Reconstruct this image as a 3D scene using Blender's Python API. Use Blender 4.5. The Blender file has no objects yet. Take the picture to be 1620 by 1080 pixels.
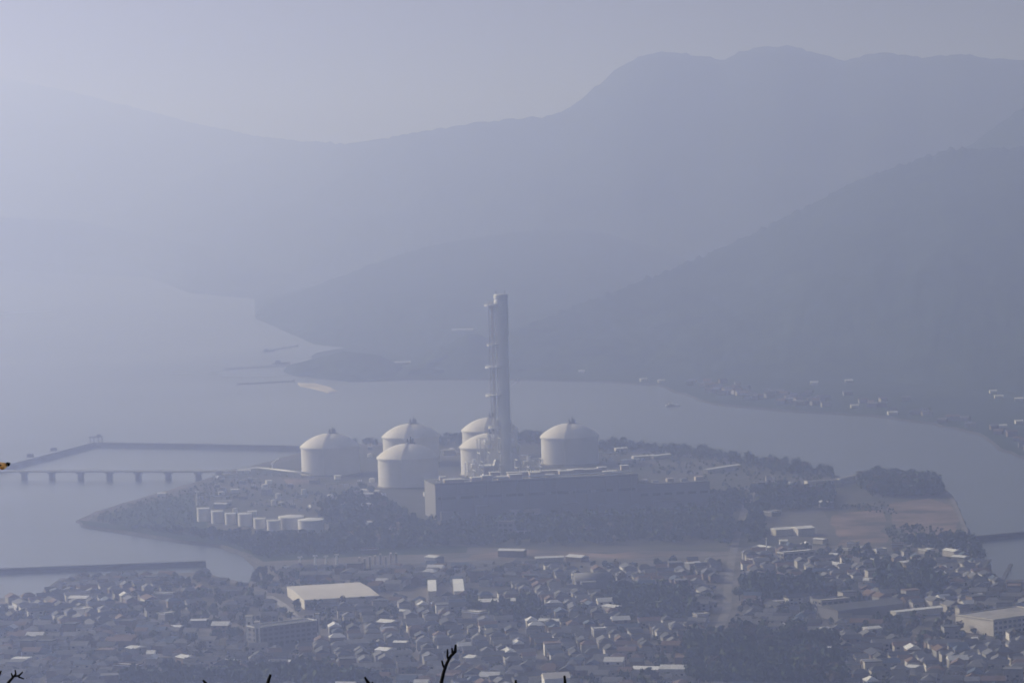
import bpy, math, random
import numpy as np
from mathutils import Vector, Matrix, noise
from mathutils.bvhtree import BVHTree
from mathutils.geometry import tessellate_polygon

R = math.radians
random.seed(7); rng = np.random.default_rng(7)
sc = bpy.context.scene
COL = sc.collection

# ------------------------------------------------------------------ camera
F = 5055.0            # focal length in pixels of the 1620-pixel-wide photograph
CAM = Vector((0.0, 0.0, 354.0))
PITCH = math.atan((540 - 260) / F)
ROLL = R(1.6)
cd = bpy.data.cameras.new('camera')
cd.sensor_width = 36.0; cd.lens = F / 1620 * 36.0
cd.clip_start = 0.5; cd.clip_end = 90000
cd.dof.use_dof = True; cd.dof.focus_distance = 16.0; cd.dof.aperture_fstop = 32.0   # focus falls between the near twigs and the bay
cam = bpy.data.objects.new('camera', cd); COL.objects.link(cam)
ROT = (Matrix.Rotation(R(90) - PITCH, 3, 'X') @ Matrix.Rotation(-ROLL, 3, 'Z'))
cam.matrix_world = Matrix.Translation(CAM) @ ROT.to_4x4()
sc.camera = cam

# ------------------------------------------------------------------ sky, sun, exposure
SUN_EL, SUN_AZ = R(25), R(-56)          # azimuth from +Y towards +X: the sun stands ahead and to the left
w = bpy.data.worlds.new('World'); sc.world = w; w.use_nodes = True
nt = w.node_tree
sky = nt.nodes.new('ShaderNodeTexSky'); sky.sky_type = 'NISHITA'; sky.sun_disc = False
sky.sun_elevation = SUN_EL; sky.sun_rotation = SUN_AZ
sky.air_density = 1.0; sky.dust_density = 5.0; sky.ozone_density = 1.0; sky.altitude = 300
nt.links.new(sky.outputs[0], nt.nodes['Background'].inputs[0])
nt.nodes['Background'].inputs[1].default_value = 0.05
sd = bpy.data.lights.new('sun', 'SUN'); sd.energy = 5.0; sd.angle = R(0.6); sd.color = (1.0, 0.94, 0.91)
sun = bpy.data.objects.new('sun', sd); COL.objects.link(sun)
sdir = Vector((math.sin(SUN_AZ) * math.cos(SUN_EL), math.cos(SUN_AZ) * math.cos(SUN_EL), math.sin(SUN_EL)))
sun.rotation_euler = sdir.to_track_quat('Z', 'Y').to_euler()
sun.location = (-800, 600, 900)
sc.view_settings.view_transform = 'Standard'; sc.view_settings.look = 'None'
sc.view_settings.exposure = -0.06; sc.view_settings.gamma = 1.0
sc.view_settings.use_curve_mapping = False
sc.render.engine = 'CYCLES'
sc.cycles.use_denoising = True
sc.cycles.max_bounces = 5; sc.cycles.diffuse_bounces = 2; sc.cycles.glossy_bounces = 2
sc.cycles.volume_bounces = 1
sc.cycles.caustics_reflective = False; sc.cycles.caustics_refractive = False
HAZE_DENSITY = 0.00027
HAZE_COLOR = (0.465, 0.565, 1.0)
HAZE_ABSORB = 0.5
HAZE_ANISO = 0.62

# ------------------------------------------------------------------ helpers
def ray(px, py):
    return (ROT @ Vector(((px - 810) / F, -(py - 540) / F, -1.0))).normalized()
def G(px, py, z=2.5):
    """point of the level plane z seen at a pixel of the photograph"""
    d = ray(px, py); t = (z - CAM.z) / d.z
    return CAM + d * t
def P(px, py, dist):
    """point at a horizontal distance along the line of sight"""
    d = ray(px, py); return CAM + d * (dist / math.hypot(d.x, d.y))
def scale_at(p):
    return F / (Vector(p) - CAM).length

MATS = {}
def mat(name, col, rough=0.8, var=0.25, scale=0.05, col2=None, metal=0.0, bump=0.0, coords='Object', spec=0.3, detail=6.0):
    if name in MATS: return MATS[name]
    m = bpy.data.materials.new(name); m.use_nodes = True
    t = m.node_tree; b = t.nodes['Principled BSDF']
    b.inputs['Roughness'].default_value = rough; b.inputs['Metallic'].default_value = metal
    b.inputs['Specular IOR Level'].default_value = spec
    tc = t.nodes.new('ShaderNodeTexCoord'); n = t.nodes.new('ShaderNodeTexNoise')
    n.inputs['Scale'].default_value = scale; n.inputs['Detail'].default_value = detail; n.inputs['Roughness'].default_value = 0.6
    t.links.new(tc.outputs[coords], n.inputs['Vector'])
    r = t.nodes.new('ShaderNodeValToRGB')
    c2 = col2 if col2 else tuple(min(1, c * (1 + var)) for c in col)
    c1 = col if col2 else tuple(c * (1 - var) for c in col)
    r.color_ramp.elements[0].position = 0.35; r.color_ramp.elements[1].position = 0.65
    r.color_ramp.elements[0].color = (*c1, 1); r.color_ramp.elements[1].color = (*c2, 1)
    t.links.new(n.outputs['Fac'], r.inputs[0]); t.links.new(r.outputs[0], b.inputs['Base Color'])
    if bump:
        bp = t.nodes.new('ShaderNodeBump'); bp.inputs['Strength'].default_value = bump
        t.links.new(n.outputs['Fac'], bp.inputs['Height']); t.links.new(bp.outputs[0], b.inputs['Normal'])
    MATS[name] = m; return m

def inside(x, y, poly):
    ins = False
    for i in range(len(poly)):
        (x1, y1), (x2, y2) = poly[i], poly[i - 1]
        if (y1 > y) != (y2 > y) and x < (x2 - x1) * (y - y1) / (y2 - y1) + x1: ins = not ins
    return ins
class MB:
    """collects faces for ONE mesh"""
    def __init__(s): s.v = []; s.f = []
    def add(s, vs, fs):
        o = len(s.v); s.v += [tuple(v) for v in vs]; s.f += [tuple(i + o for i in f) for f in fs]; return s
    def box(s, c, d, rz=0.0):
        hx, hy = d[0] / 2, d[1] / 2; ca, sa = math.cos(rz), math.sin(rz); vs = []
        for z in (c[2], c[2] + d[2]):
            for x, y in ((-hx, -hy), (hx, -hy), (hx, hy), (-hx, hy)):
                vs.append((c[0] + x * ca - y * sa, c[1] + x * sa + y * ca, z))
        return s.add(vs, [(3, 2, 1, 0), (4, 5, 6, 7), (0, 1, 5, 4), (1, 2, 6, 5), (2, 3, 7, 6), (3, 0, 4, 7)])
    def lathe(s, c, prof, n=32, capb=False, capt=True):
        vs = []; fs = []
        for r, z in prof:
            for k in range(n):
                a = 2 * math.pi * k / n; vs.append((c[0] + r * math.cos(a), c[1] + r * math.sin(a), c[2] + z))
        m = len(prof)
        for j in range(m - 1):
            for k in range(n):
                k2 = (k + 1) % n; fs.append((j * n + k, j * n + k2, (j + 1) * n + k2, (j + 1) * n + k))
        if capt: fs.append(tuple((m - 1) * n + k for k in range(n)))
        if capb: fs.append(tuple(k for k in reversed(range(n))))
        return s.add(vs, fs)
    def bar(s, a, b, w, h=None):
        a, b = Vector(a), Vector(b); d = (b - a)
        if d.length < 1e-6: return s
        d.normalize(); up = Vector((0, 0, 1)) if abs(d.z) < 0.95 else Vector((1, 0, 0))
        sd_ = d.cross(up).normalized() * (w / 2); u = sd_.cross(d).normalized() * ((h or w) / 2)
        vs = [p + q for p in (a, b) for q in (-sd_ - u, sd_ - u, sd_ + u, -sd_ + u)]
        return s.add(vs, [(3, 2, 1, 0), (4, 5, 6, 7), (0, 1, 5, 4), (1, 2, 6, 5), (2, 3, 7, 6), (3, 0, 4, 7)])
    def tube(s, pts, rad, n=7):
        rings = []; pts = [Vector(p) for p in pts]; vs = []; fs = []
        for i, p in enumerate(pts):
            d = (pts[min(i + 1, len(pts) - 1)] - pts[max(i - 1, 0)]).normalized()
            u = d.cross(Vector((0.3, 1, 0.1))).normalized(); v = d.cross(u)
            r = rad[i] if isinstance(rad, (list, tuple)) else rad
            for k in range(n):
                a = 2 * math.pi * k / n; vs.append(p + (u * math.cos(a) + v * math.sin(a)) * r)
        for i in range(len(pts) - 1):
            for k in range(n):
                k2 = (k + 1) % n; fs.append((i * n + k, i * n + k2, (i + 1) * n + k2, (i + 1) * n + k))
        fs.append(tuple(range(n))); fs.append(tuple((len(pts) - 1) * n + k for k in range(n)))
        return s.add(vs, fs)
    def mesh(s, name, m, smooth=False):
        me = bpy.data.meshes.new(name); me.from_pydata(s.v, [], s.f)
        if m: me.materials.append(m)
        if smooth:
            me.polygons.foreach_set('use_smooth', [True] * len(me.polygons))
        me.update(); return me
    def build(s, name, m, parent=None, smooth=False, loc=None, rz=0.0):
        return link(name, s.mesh(name, m, smooth), parent, loc, rz)

def link(name, me, parent=None, loc=None, rz=0.0):
    o = bpy.data.objects.new(name, me); COL.objects.link(o)
    if loc is not None: o.location = loc
    o.rotation_euler.z = rz
    if parent is not None: o.parent = parent
    return o
def tag(o, label=None, cat=None, group=None, kind=None):
    if label: o['label'] = label
    if cat: o['category'] = cat
    if group: o['group'] = group
    if kind: o['kind'] = kind
    return o
def thing(name, label, cat, loc, rz=0.0, group=None):
    return tag(link(name, None, None, loc, rz), label, cat, group)

# ------------------------------------------------------------------ materials
M_sea = mat('sea_water', (0.012, 0.022, 0.03), rough=0.22, var=0.25, scale=0.004, spec=0.5)
t = M_sea.node_tree; b = t.nodes['Principled BSDF']
wn = t.nodes.new('ShaderNodeTexNoise'); wn.inputs['Scale'].default_value = 0.05; wn.inputs['Detail'].default_value = 5
tc = t.nodes.new('ShaderNodeTexCoord'); t.links.new(tc.outputs['Object'], wn.inputs['Vector'])
bp = t.nodes.new('ShaderNodeBump'); bp.inputs['Strength'].default_value = 0.5; bp.inputs['Distance'].default_value = 0.6
t.links.new(wn.outputs['Fac'], bp.inputs['Height']); t.links.new(bp.outputs[0], b.inputs['Normal'])
wr = t.nodes.new('ShaderNodeTexNoise'); wr.inputs['Scale'].default_value = 0.0012; wr.inputs['Detail'].default_value = 3
t.links.new(tc.outputs['Object'], wr.inputs['Vector'])
mr = t.nodes.new('ShaderNodeMapRange'); mr.inputs['To Min'].default_value = 0.14; mr.inputs['To Max'].default_value = 0.34
t.links.new(wr.outputs['Fac'], mr.inputs['Value']); t.links.new(mr.outputs[0], b.inputs['Roughness'])

M_ground = mat('town_ground', (0.045, 0.05, 0.04), 0.95, scale=0.02, col2=(0.18, 0.165, 0.16), spec=0.1)
M_plant_ground = mat('plant_ground', (0.04, 0.05, 0.035), 0.95, scale=0.012, col2=(0.10, 0.095, 0.085), spec=0.1)
M_forest = mat('forest', (0.016, 0.032, 0.018), 0.95, scale=0.012, col2=(0.038, 0.058, 0.032), bump=0.6, spec=0.05)
M_forest_far = mat('far_forest', (0.02, 0.034, 0.02), 0.95, scale=0.004, col2=(0.045, 0.06, 0.035), spec=0.05)
M_dirt = mat('bare_dirt', (0.055, 0.055, 0.042), 0.95, scale=0.022, col2=(0.25, 0.185, 0.16), spec=0.1)
M_asphalt = mat('asphalt', (0.09, 0.09, 0.09), 0.9, 0.25, 0.05, spec=0.2)
M_conc = mat('concrete', (0.30, 0.29, 0.28), 0.85, 0.25, 0.08)
M_dconc = mat('dark_wet_concrete', (0.07, 0.07, 0.075), 0.85, 0.35, 0.06)
M_rock = mat('rubble_rock', (0.035, 0.036, 0.038), 0.95, 0.5, 0.2, bump=0.8)
M_white = mat('white_paint', (0.80, 0.80, 0.80), 0.5, 0.06, 0.08)
M_tank = mat('tank_paint', (0.68, 0.67, 0.67), 0.55, 0.07, 0.05)
M_dome = mat('dome_paint', (0.72, 0.69, 0.66), 0.55, 0.07, 0.05)
M_steel = mat('grey_steel', (0.22, 0.23, 0.24), 0.5, 0.2, 0.1, metal=0.3)
M_lsteel = mat('pale_steel', (0.66, 0.66, 0.66), 0.5, 0.12, 0.1, metal=0.1)
M_dsteel = mat('dark_steel', (0.07, 0.075, 0.08), 0.6, 0.25, 0.1)
M_stack = mat('chimney_paint', (0.78, 0.79, 0.80), 0.7, 0.12, 0.03)
M_hall = mat('hall_cladding', (0.20, 0.215, 0.23), 0.7, 0.12, 0.02)
M_hallend = mat('hall_gable_cladding', (0.20, 0.20, 0.205), 0.7, 0.08, 0.02)
M_hallroof = mat('hall_roof', (0.10, 0.105, 0.11), 0.85, 0.2, 0.03)
M_school_ = mat('annex_wall', (0.20, 0.20, 0.21), 0.8, 0.1, 0.1)
M_cream = mat('cream_render', (0.58, 0.55, 0.51), 0.7, 0.1, 0.1)
M_glass = mat('window_glass', (0.03, 0.035, 0.045), 0.15, 0.2, 0.2, spec=0.6)
M_pink = mat('pinkish_cladding', (0.50, 0.44, 0.42), 0.7, 0.1, 0.06)
M_sand = mat('sand', (0.50, 0.45, 0.38), 0.95, 0.15, 0.02)
M_bark = mat('bark', (0.035, 0.027, 0.022), 0.9, 0.4, 20.0, bump=0.4)
M_twig = mat('dark_twig', (0.010, 0.009, 0.012), 0.8, 0.4, 60.0, bump=0.3)
M_leaf1 = mat('leaves_dark', (0.022, 0.042, 0.024), 0.8, scale=0.3, col2=(0.05, 0.078, 0.04), spec=0.1)
M_leaf2 = mat('leaves_mid', (0.035, 0.055, 0.024), 0.8, scale=0.3, col2=(0.075, 0.095, 0.04), spec=0.1)
M_leaf3 = mat('leaves_brown', (0.06, 0.055, 0.035), 0.85, scale=0.3, col2=(0.12, 0.10, 0.06), spec=0.1)
M_orange = mat('dry_leaf', (0.75, 0.40, 0.10), 0.7, scale=90.0, col2=(0.92, 0.82, 0.62))

# ------------------------------------------------------------------ terrain: sea, land, hills
SX, SY0, SY1 = 17000, -2600, 27000
sea = MB().add([(-SX, SY0, 0), (SX, SY0, 0), (SX, SY1, 0), (-SX, SY1, 0)], [(0, 1, 2, 3)]).build('sea', M_sea)
tag(sea, kind='structure')

def densify(pts, step, jit, seed):
    r = random.Random(seed); out = []
    for i in range(len(pts)):
        a, c = Vector(pts[i]), Vector(pts[(i + 1) % len(pts)]); n = max(1, min(60, int((c - a).length / step)))
        for k in range(n):
            q = a.lerp(c, k / n)
            if k: q += Vector((r.uniform(-jit, jit), r.uniform(-jit, jit), 0))
            out.append(q)
    return out
def land(name, pts, z, m, m_side=None, down=4.0, kind='structure'):
    vs = [Vector((p.x, p.y, z)) for p in pts]; tris = tessellate_polygon([vs])
    mb = MB(); n = len(vs)
    mb.add(vs, [tuple(x) for x in tris])
    me = mb.mesh(name, m); o = link(name, me); tag(o, kind=kind)
    # ensure the top looks up
    for p in me.polygons:
        if p.normal.z < 0: p.flip()
    return o, vs
def bank(name, vs, drop, out_w, m, parent):
    mb = MB(); n = len(vs); c = []
    area = sum(vs[i].x * vs[(i + 1) % n].y - vs[(i + 1) % n].x * vs[i].y for i in range(n))
    sg = 1 if area > 0 else -1
    low = []
    for i in range(n):
        d = (vs[(i + 1) % n] - vs[i - 1]); nn = Vector((d.y, -d.x, 0)) * sg
        if nn.length > 1e-6: nn.normalize()
        low.append(Vector((vs[i].x, vs[i].y, vs[i].z - drop)) + nn * out_w * random.uniform(0.7, 1.3))
    mb.add(vs + low, [(i, (i + 1) % n, n + (i + 1) % n, n + i) for i in range(n)])
    return mb.build(name, m, parent)

shore_px = [(-700, 958), (-300, 950), (0, 946), (40, 943), (62, 941), (74, 931), (96, 914), (150, 911), (230, 908), (325, 904), (342, 911), (372, 918),
            (394, 923), (401, 908), (408, 893), (388, 876), (352, 860), (285, 853), (205, 840), (132, 829), (124, 821), (150, 809), (190, 796),
            (240, 782), (300, 765), (345, 751), (372, 743), (430, 728), (475, 716), (560, 703), (640, 697), (735, 690), (820, 689), (950, 700),
            (1100, 715), (1200, 728), (1310, 749), (1352, 759), (1385, 760), (1440, 762), (1480, 768), (1500, 780), (1518, 812), (1533, 850),
            (1548, 886), (1566, 905), (1585, 920), (1620, 930), (1800, 938)]
shore = [G(*p) for p in shore_px]
pl = densify(shore + [Vector((3500, shore[-1].y, 0)), Vector((3500, -2400, 0)), Vector((-3500, -2400, 0)), Vector((-3500, shore[0].y, 0))], 25, 3.0, 3)
ground, gv = land('ground', pl, 2.5, M_ground)
bank('shore_bank', gv, 3.2, 4.0, M_rock, ground)

def sheet(name, pxs, m, z, dens=0):
    pts = [G(*p, z=z) for p in pxs]
    if dens: pts = densify(pts, dens, dens * 0.12, 5)
    return land(name, pts, z, m)[0]
plant = sheet('plant_ground', [(136, 826), (165, 806), (300, 768), (380, 747), (480, 720), (640, 700), (820, 692), (950, 703), (1200, 732), (1350, 763),
              (1480, 771), (1496, 782), (1528, 850), (1150, 872), (740, 868), (420, 880), (300, 851)], M_plant_ground, 2.54, 60)
for nm, q, mm in [('dirt_field', [(1318, 812), (1396, 806), (1402, 858), (1325, 862)], M_dirt),
                  ('dirt_field', [(1408, 796), (1470, 788), (1505, 800), (1526, 852), (1440, 850), (1412, 832)], M_dirt),
                  ('dirt_field', [(745, 878), (820, 868), (900, 872), (960, 876), (1010, 872), (1080, 874), (1060, 880), (980, 884), (900, 880), (800, 887), (740, 884)], M_dirt),
                  ('dirt_field', [(448, 757), (500, 759), (506, 768), (455, 766)], M_dirt),
                  ('yard', [(1205, 812), (1300, 806), (1320, 846), (1215, 852)], M_asphalt),
                  ('yard', [(540, 815), (650, 826), (600, 852), (520, 838)], M_dirt),
                  ('yard', [(900, 1052), (1080, 1056), (1090, 1068), (880, 1074)], M_dirt),
                  ('field', [(125, 822), (205, 834), (300, 845), (420, 850), (740, 864), (738, 874), (560, 880), (416, 888), (396, 876), (354, 861), (284, 853), (205, 840), (132, 829)], M_forest),
                  ('field', [(150, 818), (300, 778), (330, 838), (210, 836)], M_forest)]:
    sheet(nm, q, mm, 2.6, 40)
def road(name, pxs, wd, m, z=2.66):
    pts = [G(*p, z=z) for p in pxs]; L = []; Rr = []
    for i, p in enumerate(pts):
        d = pts[min(i + 1, len(pts) - 1)] - pts[max(i - 1, 0)]; nn = Vector((-d.y, d.x, 0)).normalized() * wd / 2
        L.append(p + nn); Rr.append(p - nn)
    n = len(pts)
    return tag(MB().add(L + Rr, [(i, i + 1, n + i + 1, n + i) for i in range(n - 1)]).build(name, m), kind='structure')
M_verge = mat('worn_road', (0.10, 0.10, 0.10), 0.95, scale=0.06, col2=(0.19, 0.18, 0.17))
road('road', [(1135, 1000), (1150, 962), (1152, 920), (1158, 880), (1168, 840), (1180, 800), (1192, 775)], 7, M_verge, 2.7)
road('road', [(410, 898), (560, 890), (740, 889), (960, 889), (1150, 878), (1400, 866), (1540, 862)], 9, M_asphalt)
road('road', [(-50, 1000), (200, 985), (420, 962), (640, 955), (900, 968), (1140, 985), (1400, 1000), (1660, 1012)], 8, M_asphalt, 2.67)
road('road', [(425, 942), (450, 958), (476, 984)], 7, M_conc, 2.7)
road('road', [(-50, 1066), (300, 1058), (620, 1066), (900, 1062), (1100, 1070)], 8, M_asphalt, 2.68)
road('sea_path', [(1490, 772), (1503, 782), (1517, 812), (1531, 850), (1545, 884)], 4, M_verge, 2.72)

BVHS = []
def interp(x, xs, ys): return float(np.interp(x, xs, ys))
def hill(name, crest, foot, x0, x1, ncol, nrow, m, rough, seed, back=1.28, power=1.05, gully=0.0, jag=0.0):
    """crest: (px, py, distance); foot: (px, py) on the water's edge"""
    cx = [c[0] for c in crest]; fx = [c[0] for c in foot]
    off = Vector((seed * 13.7, seed * 7.1, 0)); vs = []; fs = []
    rows = [k / nrow for k in range(nrow + 1)] + [1.12, 1.3, 1.6, 2.0]
    for i in range(ncol + 1):
        px = x0 + (x1 - x0) * i / ncol
        cp = P(px, interp(px, cx, [c[1] for c in crest]), interp(px, cx, [c[2] for c in crest]))
        fp = G(px, interp(px, fx, [c[1] for c in foot]), z=0.0); fp.z = -3
        cz = cp.z
        for tt in rows:
            if tt <= 1:
                q = fp.lerp(cp, tt); z = -3 + (cz + 3) * tt ** power
                q2 = Vector((q.x, q.y, 0))
                if gully:
                    g_ = noise.fractal(Vector((q.x * 0.0016, q.y * 0.0007, 0)) + off, 1.0, 2.0, 4)
                    z += gully * g_ * math.sin(math.pi * min(1, tt)) * min(1, cz / 200)
                z += rough * noise.fractal(q2 * 0.02 + off, 1.0, 2.0, 4) * min(1, tt * 6) * (1 - 0.6 * tt)
                if tt > 0.97: z += jag * noise.noise(Vector((px * 0.11, seed, 0)))
            else:
                u = tt - 1; dirv = Vector((cp.x, cp.y, 0)).normalized(); dist = math.hypot(cp.x, cp.y)
                q = cp + dirv * dist * (back - 1) * u; z = -3 + (cz + 3) * max(0, 1 - u) ** 1.15
            vs.append((q.x, q.y, z))
    nr = len(rows)
    for i in range(ncol):
        for j in range(nr - 1):
            fs.append((i * nr + j, (i + 1) * nr + j, (i + 1) * nr + j + 1, i * nr + j + 1))
    mb = MB(); mb.add(vs, fs)
    o = mb.build(name, m, smooth=True); tag(o, kind='structure')
    BVHS.append(BVHTree.FromPolygons([Vector(v) for v in vs], fs))
    return max(v[2] for v in vs)

tops = []
tops.append(hill('headland', [(-900, 330, 12300), (0, 344, 12300), (120, 349, 12200), (220, 372, 11800), (330, 390, 11200), (450, 400, 10500), (700, 410, 10000)],
     [(-900, 428), (0, 429), (120, 428), (212, 431), (268, 452), (302, 465), (415, 476), (700, 490)], -900, 700, 120, 20, M_forest_far, 14, 2, gully=30))
tops.append(hill('mountain', [(-900, 175, 17500), (-300, 140, 17500), (0, 124, 17500), (100, 142, 17500), (200, 167, 17300), (300, 193, 16500), (400, 214, 15200), (480, 224, 13600), (560, 227, 12000), (650, 211, 11300), (760, 193, 10900), (860, 184, 10600), (890, 176, 10600), (920, 158, 10500), (945, 136, 10500), (975, 110, 10500),
     (1010, 90, 10500), (1048, 82, 10500), (1100, 87, 10500), (1140, 95, 10500), (1175, 82, 10500), (1215, 73, 10500), (1245, 71, 10500), (1290, 84, 10500), (1335, 97, 10500),
     (1365, 88, 10500), (1400, 82, 10500), (1460, 92, 10500), (1515, 84, 10500), (1570, 94, 10500), (1640, 98, 10500), (1900, 130, 10500), (2600, 200, 10500)],
     [(-900, 425), (0, 428), (250, 440), (500, 470), (700, 480), (2600, 480)], -900, 2600, 460, 30, M_forest_far, 16, 3, gully=70, jag=6))
tops.append(hill('hill', [(404, 501, 7700), (430, 481, 7800), (480, 460, 7900), (540, 436, 8000), (600, 414, 8100), (650, 398, 8200), (700, 385, 8300), (780, 372, 8400), (850, 364, 8500), (930, 362, 8500),
     (990, 378, 8400), (1060, 398, 8300), (1150, 425, 8200), (1500, 480, 8200)], [(404, 503), (440, 522), (500, 548), (600, 560), (700, 575), (1500, 590)], 404, 1500, 170, 26, M_forest, 9, 4, gully=25))
tops.append(hill('mountain', [(1400, 300, 7900), (1500, 252, 7900), (1545, 222, 7900), (1580, 196, 7900), (1620, 168, 7900), (1700, 118, 7900), (1900, 60, 7900), (2600, 40, 7900)],
     [(1400, 520), (2600, 520)], 1400, 2600, 140, 24, M_forest, 10, 5, gully=40, jag=5))
tops.append(hill('hill', [(640, 594, 5400), (680, 574, 5500), (740, 550, 5700), (830, 516, 5900), (900, 486, 6100), (990, 453, 6300), (1060, 426, 6500), (1120, 401, 6700), (1200, 364, 6900), (1280, 324, 7000),
     (1330, 298, 7050), (1380, 275, 7100), (1440, 257, 7150), (1490, 239, 7200), (1510, 236, 7200), (1560, 236, 7200), (1620, 233, 7200), (1700, 222, 7200), (2100, 160, 7200), (2600, 150, 7200)],
     [(640, 596), (800, 592), (1000, 596), (1090, 600), (1200, 602), (1350, 606), (1500, 618), (1620, 628), (2600, 680)], 640, 2600, 420, 44, M_forest, 9, 6, gully=45, jag=9))
tops.append(hill('knoll', [(440, 591, 5650), (470, 578, 5650), (500, 566, 5680), (550, 555, 5700), (595, 560, 5700), (625, 574, 5650), (650, 592, 5560)],
     [(440, 592), (500, 600), (560, 606), (620, 602), (650, 597)], 440, 650, 70, 14, M_forest, 9, 7, back=1.06, gully=30, jag=4))
tops.append(hill('knoll', [(650, 594, 5600), (690, 552, 5700), (740, 527, 5750), (790, 538, 5750), (830, 558, 5700), (900, 586, 5600)],
     [(650, 597), (740, 600), (900, 598)], 650, 900, 80, 16, M_forest, 9, 8, back=1.06, gully=30, jag=4))
# low coastal plain under the right-hand ridge
plain, pv = land('coastal_plain', densify([G(x, y) for x, y in [(640, 598), (800, 598), (940, 601), (1040, 607), (1092, 624), (1130, 637), (1240, 647), (1380, 655), (1480, 668), (1550, 684),
                 (1580, 704), (1640, 730), (2000, 760), (2600, 760), (2600, 560), (640, 560)]], 40, 6, 9), 2.2, M_forest)
bank('shore_bank', pv, 3.0, 5.0, M_rock, plain)
neck, nv = land('coastal_plain', densify([G(x, y, 1.8) for x, y in [(455, 590), (480, 576), (500, 558), (560, 548), (640, 556), (700, 572), (660, 599), (560, 602)]], 40, 6, 11), 1.8, M_forest)
spit, _ = land('beach', densify([G(x, y, 1.2) for x, y in [(472, 605), (500, 606), (524, 613), (532, 618), (520, 620), (500, 614), (478, 610)]], 20, 2, 4), 1.2, M_sand)
bank('beach_edge', _, 1.6, 5.0, M_sand, spit)

# the hill the photograph was taken from
vs = []; fs = []; nx, ny = 60, 60
for i in range(nx + 1):
    x = -2400 + 4800 * i / nx
    for j in range(ny + 1):
        y = -2300 + 3500 * (j / ny)
        z = 352.2 - (0.36 * y if y > 0 else -0.05 * -y * -1 * 0 + 0.02 * -y) - 0.10 * abs(x) ** 1.02
        far = min(1, math.hypot(x, y) / 150)
        z += 14 * far * noise.fractal(Vector((x * 0.004, y * 0.004, 3.3)), 1.0, 2.0, 4)
        vs.append((x, y, max(z, 0.6)))
for i in range(nx):
    for j in range(ny):
        a = i * (ny + 1) + j; fs.append((a, a + ny + 1, a + ny + 2, a + 1))
viewhill = MB().add(vs, fs).build('viewpoint_hill', M_forest, smooth=True); tag(viewhill, kind='structure')
VB = BVHTree.FromPolygons([Vector(v) for v in vs], fs)
tops.append(max(v[2] for v in vs))

def on_terrain(px, py):
    d = ray(px, py); best = None
    for bv in BVHS:
        h = bv.ray_cast(CAM, d)
        if h[0] is not None and (best is None or h[3] < best[1]): best = (h[0], h[3])
    g = G(px, py, 2.2)
    if best is None or (g - CAM).length < best[1] or d.z > 0 and best is None: return g
    return best[0]

# ------------------------------------------------------------------ storage tanks
def lng_tank(px, eave_py, label, seed, pipe_side=-1):
    Rr, Hh, rise = 33.6, 31.5, 14.5
    c = G(px, eave_py, 2.6 + Hh); c.z = 2.6
    tk = thing('storage_tank', label, 'storage tank', c, group='domed storage tanks of the plant')
    MB().lathe((0, 0, 0), [(Rr, 0), (Rr, Hh)], 72, capt=False).build('wall', M_tank, tk, True)
    Rs = (Rr + 1.0) ** 2 / (2 * rise) + rise / 2; prof = []
    for k in range(15):
        r = (Rr + 1.0) * (1 - k / 14) + 0.05; prof.append((r, Hh + 0.9 - (Rs - rise) + math.sqrt(Rs * Rs - r * r)))
    dome = MB().lathe((0, 0, 0), prof, 72).build('dome', M_dome, tk, True)
    MB().lathe((0, 0, 0), [(Rr + 0.1, Hh - 1.2), (Rr + 1.3, Hh - 0.9), (Rr + 1.3, Hh + 0.8), (Rr + 0.6, Hh + 1.0)], 72, capt=False).build('eave_ring', M_tank, tk)
    MB().lathe((0, 0, 0), [(Rr + 1.5, 0), (Rr + 1.5, 1.2), (Rr + 0.1, 1.3)], 48, capt=False).build('footing', M_conc, tk)
    # pump platform near the top of the dome
    top = Hh + rise - 0.5
    pf = MB().box((3, 0, top + 1.2), (11, 8, 0.5), 0.3)
    for x, y in ((-1, -3), (7.5, -2), (-1.5, 2.5), (7, 3.2)): pf.bar((x, y, top - 2.2), (x, y, top + 1.4), 0.5)
    pf.build('pump_platform', M_dsteel, tk)
    rl = MB()
    for k in range(9):
        a = k / 8; rl.bar((-2.5 + 11 * a, -3.8 + 2 * a, top + 1.6), (-2.5 + 11 * a, -3.8 + 2 * a, top + 2.9), 0.15)
        rl.bar((-3 + 11 * a, 3.5 + 0.8 * a, top + 1.6), (-3 + 11 * a, 3.5 + 0.8 * a, top + 2.9), 0.15)
    rl.bar((-2.5, -3.8, top + 2.8), (8.5, -1.8, top + 2.8), 0.2); rl.bar((-3, 3.5, top + 2.8), (8, 4.3, top + 2.8), 0.2)
    rl.build('railing', M_steel, tk)
    for k, (x, y, h) in enumerate(((0, 0, 5), (3.5, 1, 7), (6, -0.5, 5.5))):
        MB().lathe((x, y, top + 1.7), [(1.3, 0), (1.3, h * 0.6), (0.8, h * 0.7), (0.8, h)], 10).build('pump_head', M_dsteel, tk)
    # pipe running over the dome and down the wall, with a stair beside it
    pts = []
    for k in range(11):
        r = Rr * (k / 10); z = Hh + 0.9 - (Rs - rise) + math.sqrt(max(0, Rs * Rs - r * r)) + 1.0
        pts.append((0.2 * r * pipe_side, -r * 0.98, z))
    pts += [(0.2 * Rr * pipe_side, -Rr - 2.2, Hh - 1), (0.2 * Rr * pipe_side, -Rr - 2.2, 1)]
    MB().tube(pts, 0.55, 6).build('pipe', M_lsteel, tk)
    st = MB()
    for k in range(26):
        a = R(20) + R(70) * k / 25; st.box(((Rr + 1.4) * math.cos(a), (Rr + 1.4) * math.sin(a), Hh * k / 25), (1.8, 1.8, 0.4), a)
    st.build('stair', M_steel, tk)
    return tk
lng_tank(645.5, 723, 'large domed tank nearest of all, in front of another domed tank', 1)
lng_tank(650, 690, 'domed tank half hidden behind the nearest large domed tank', 2)
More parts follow.
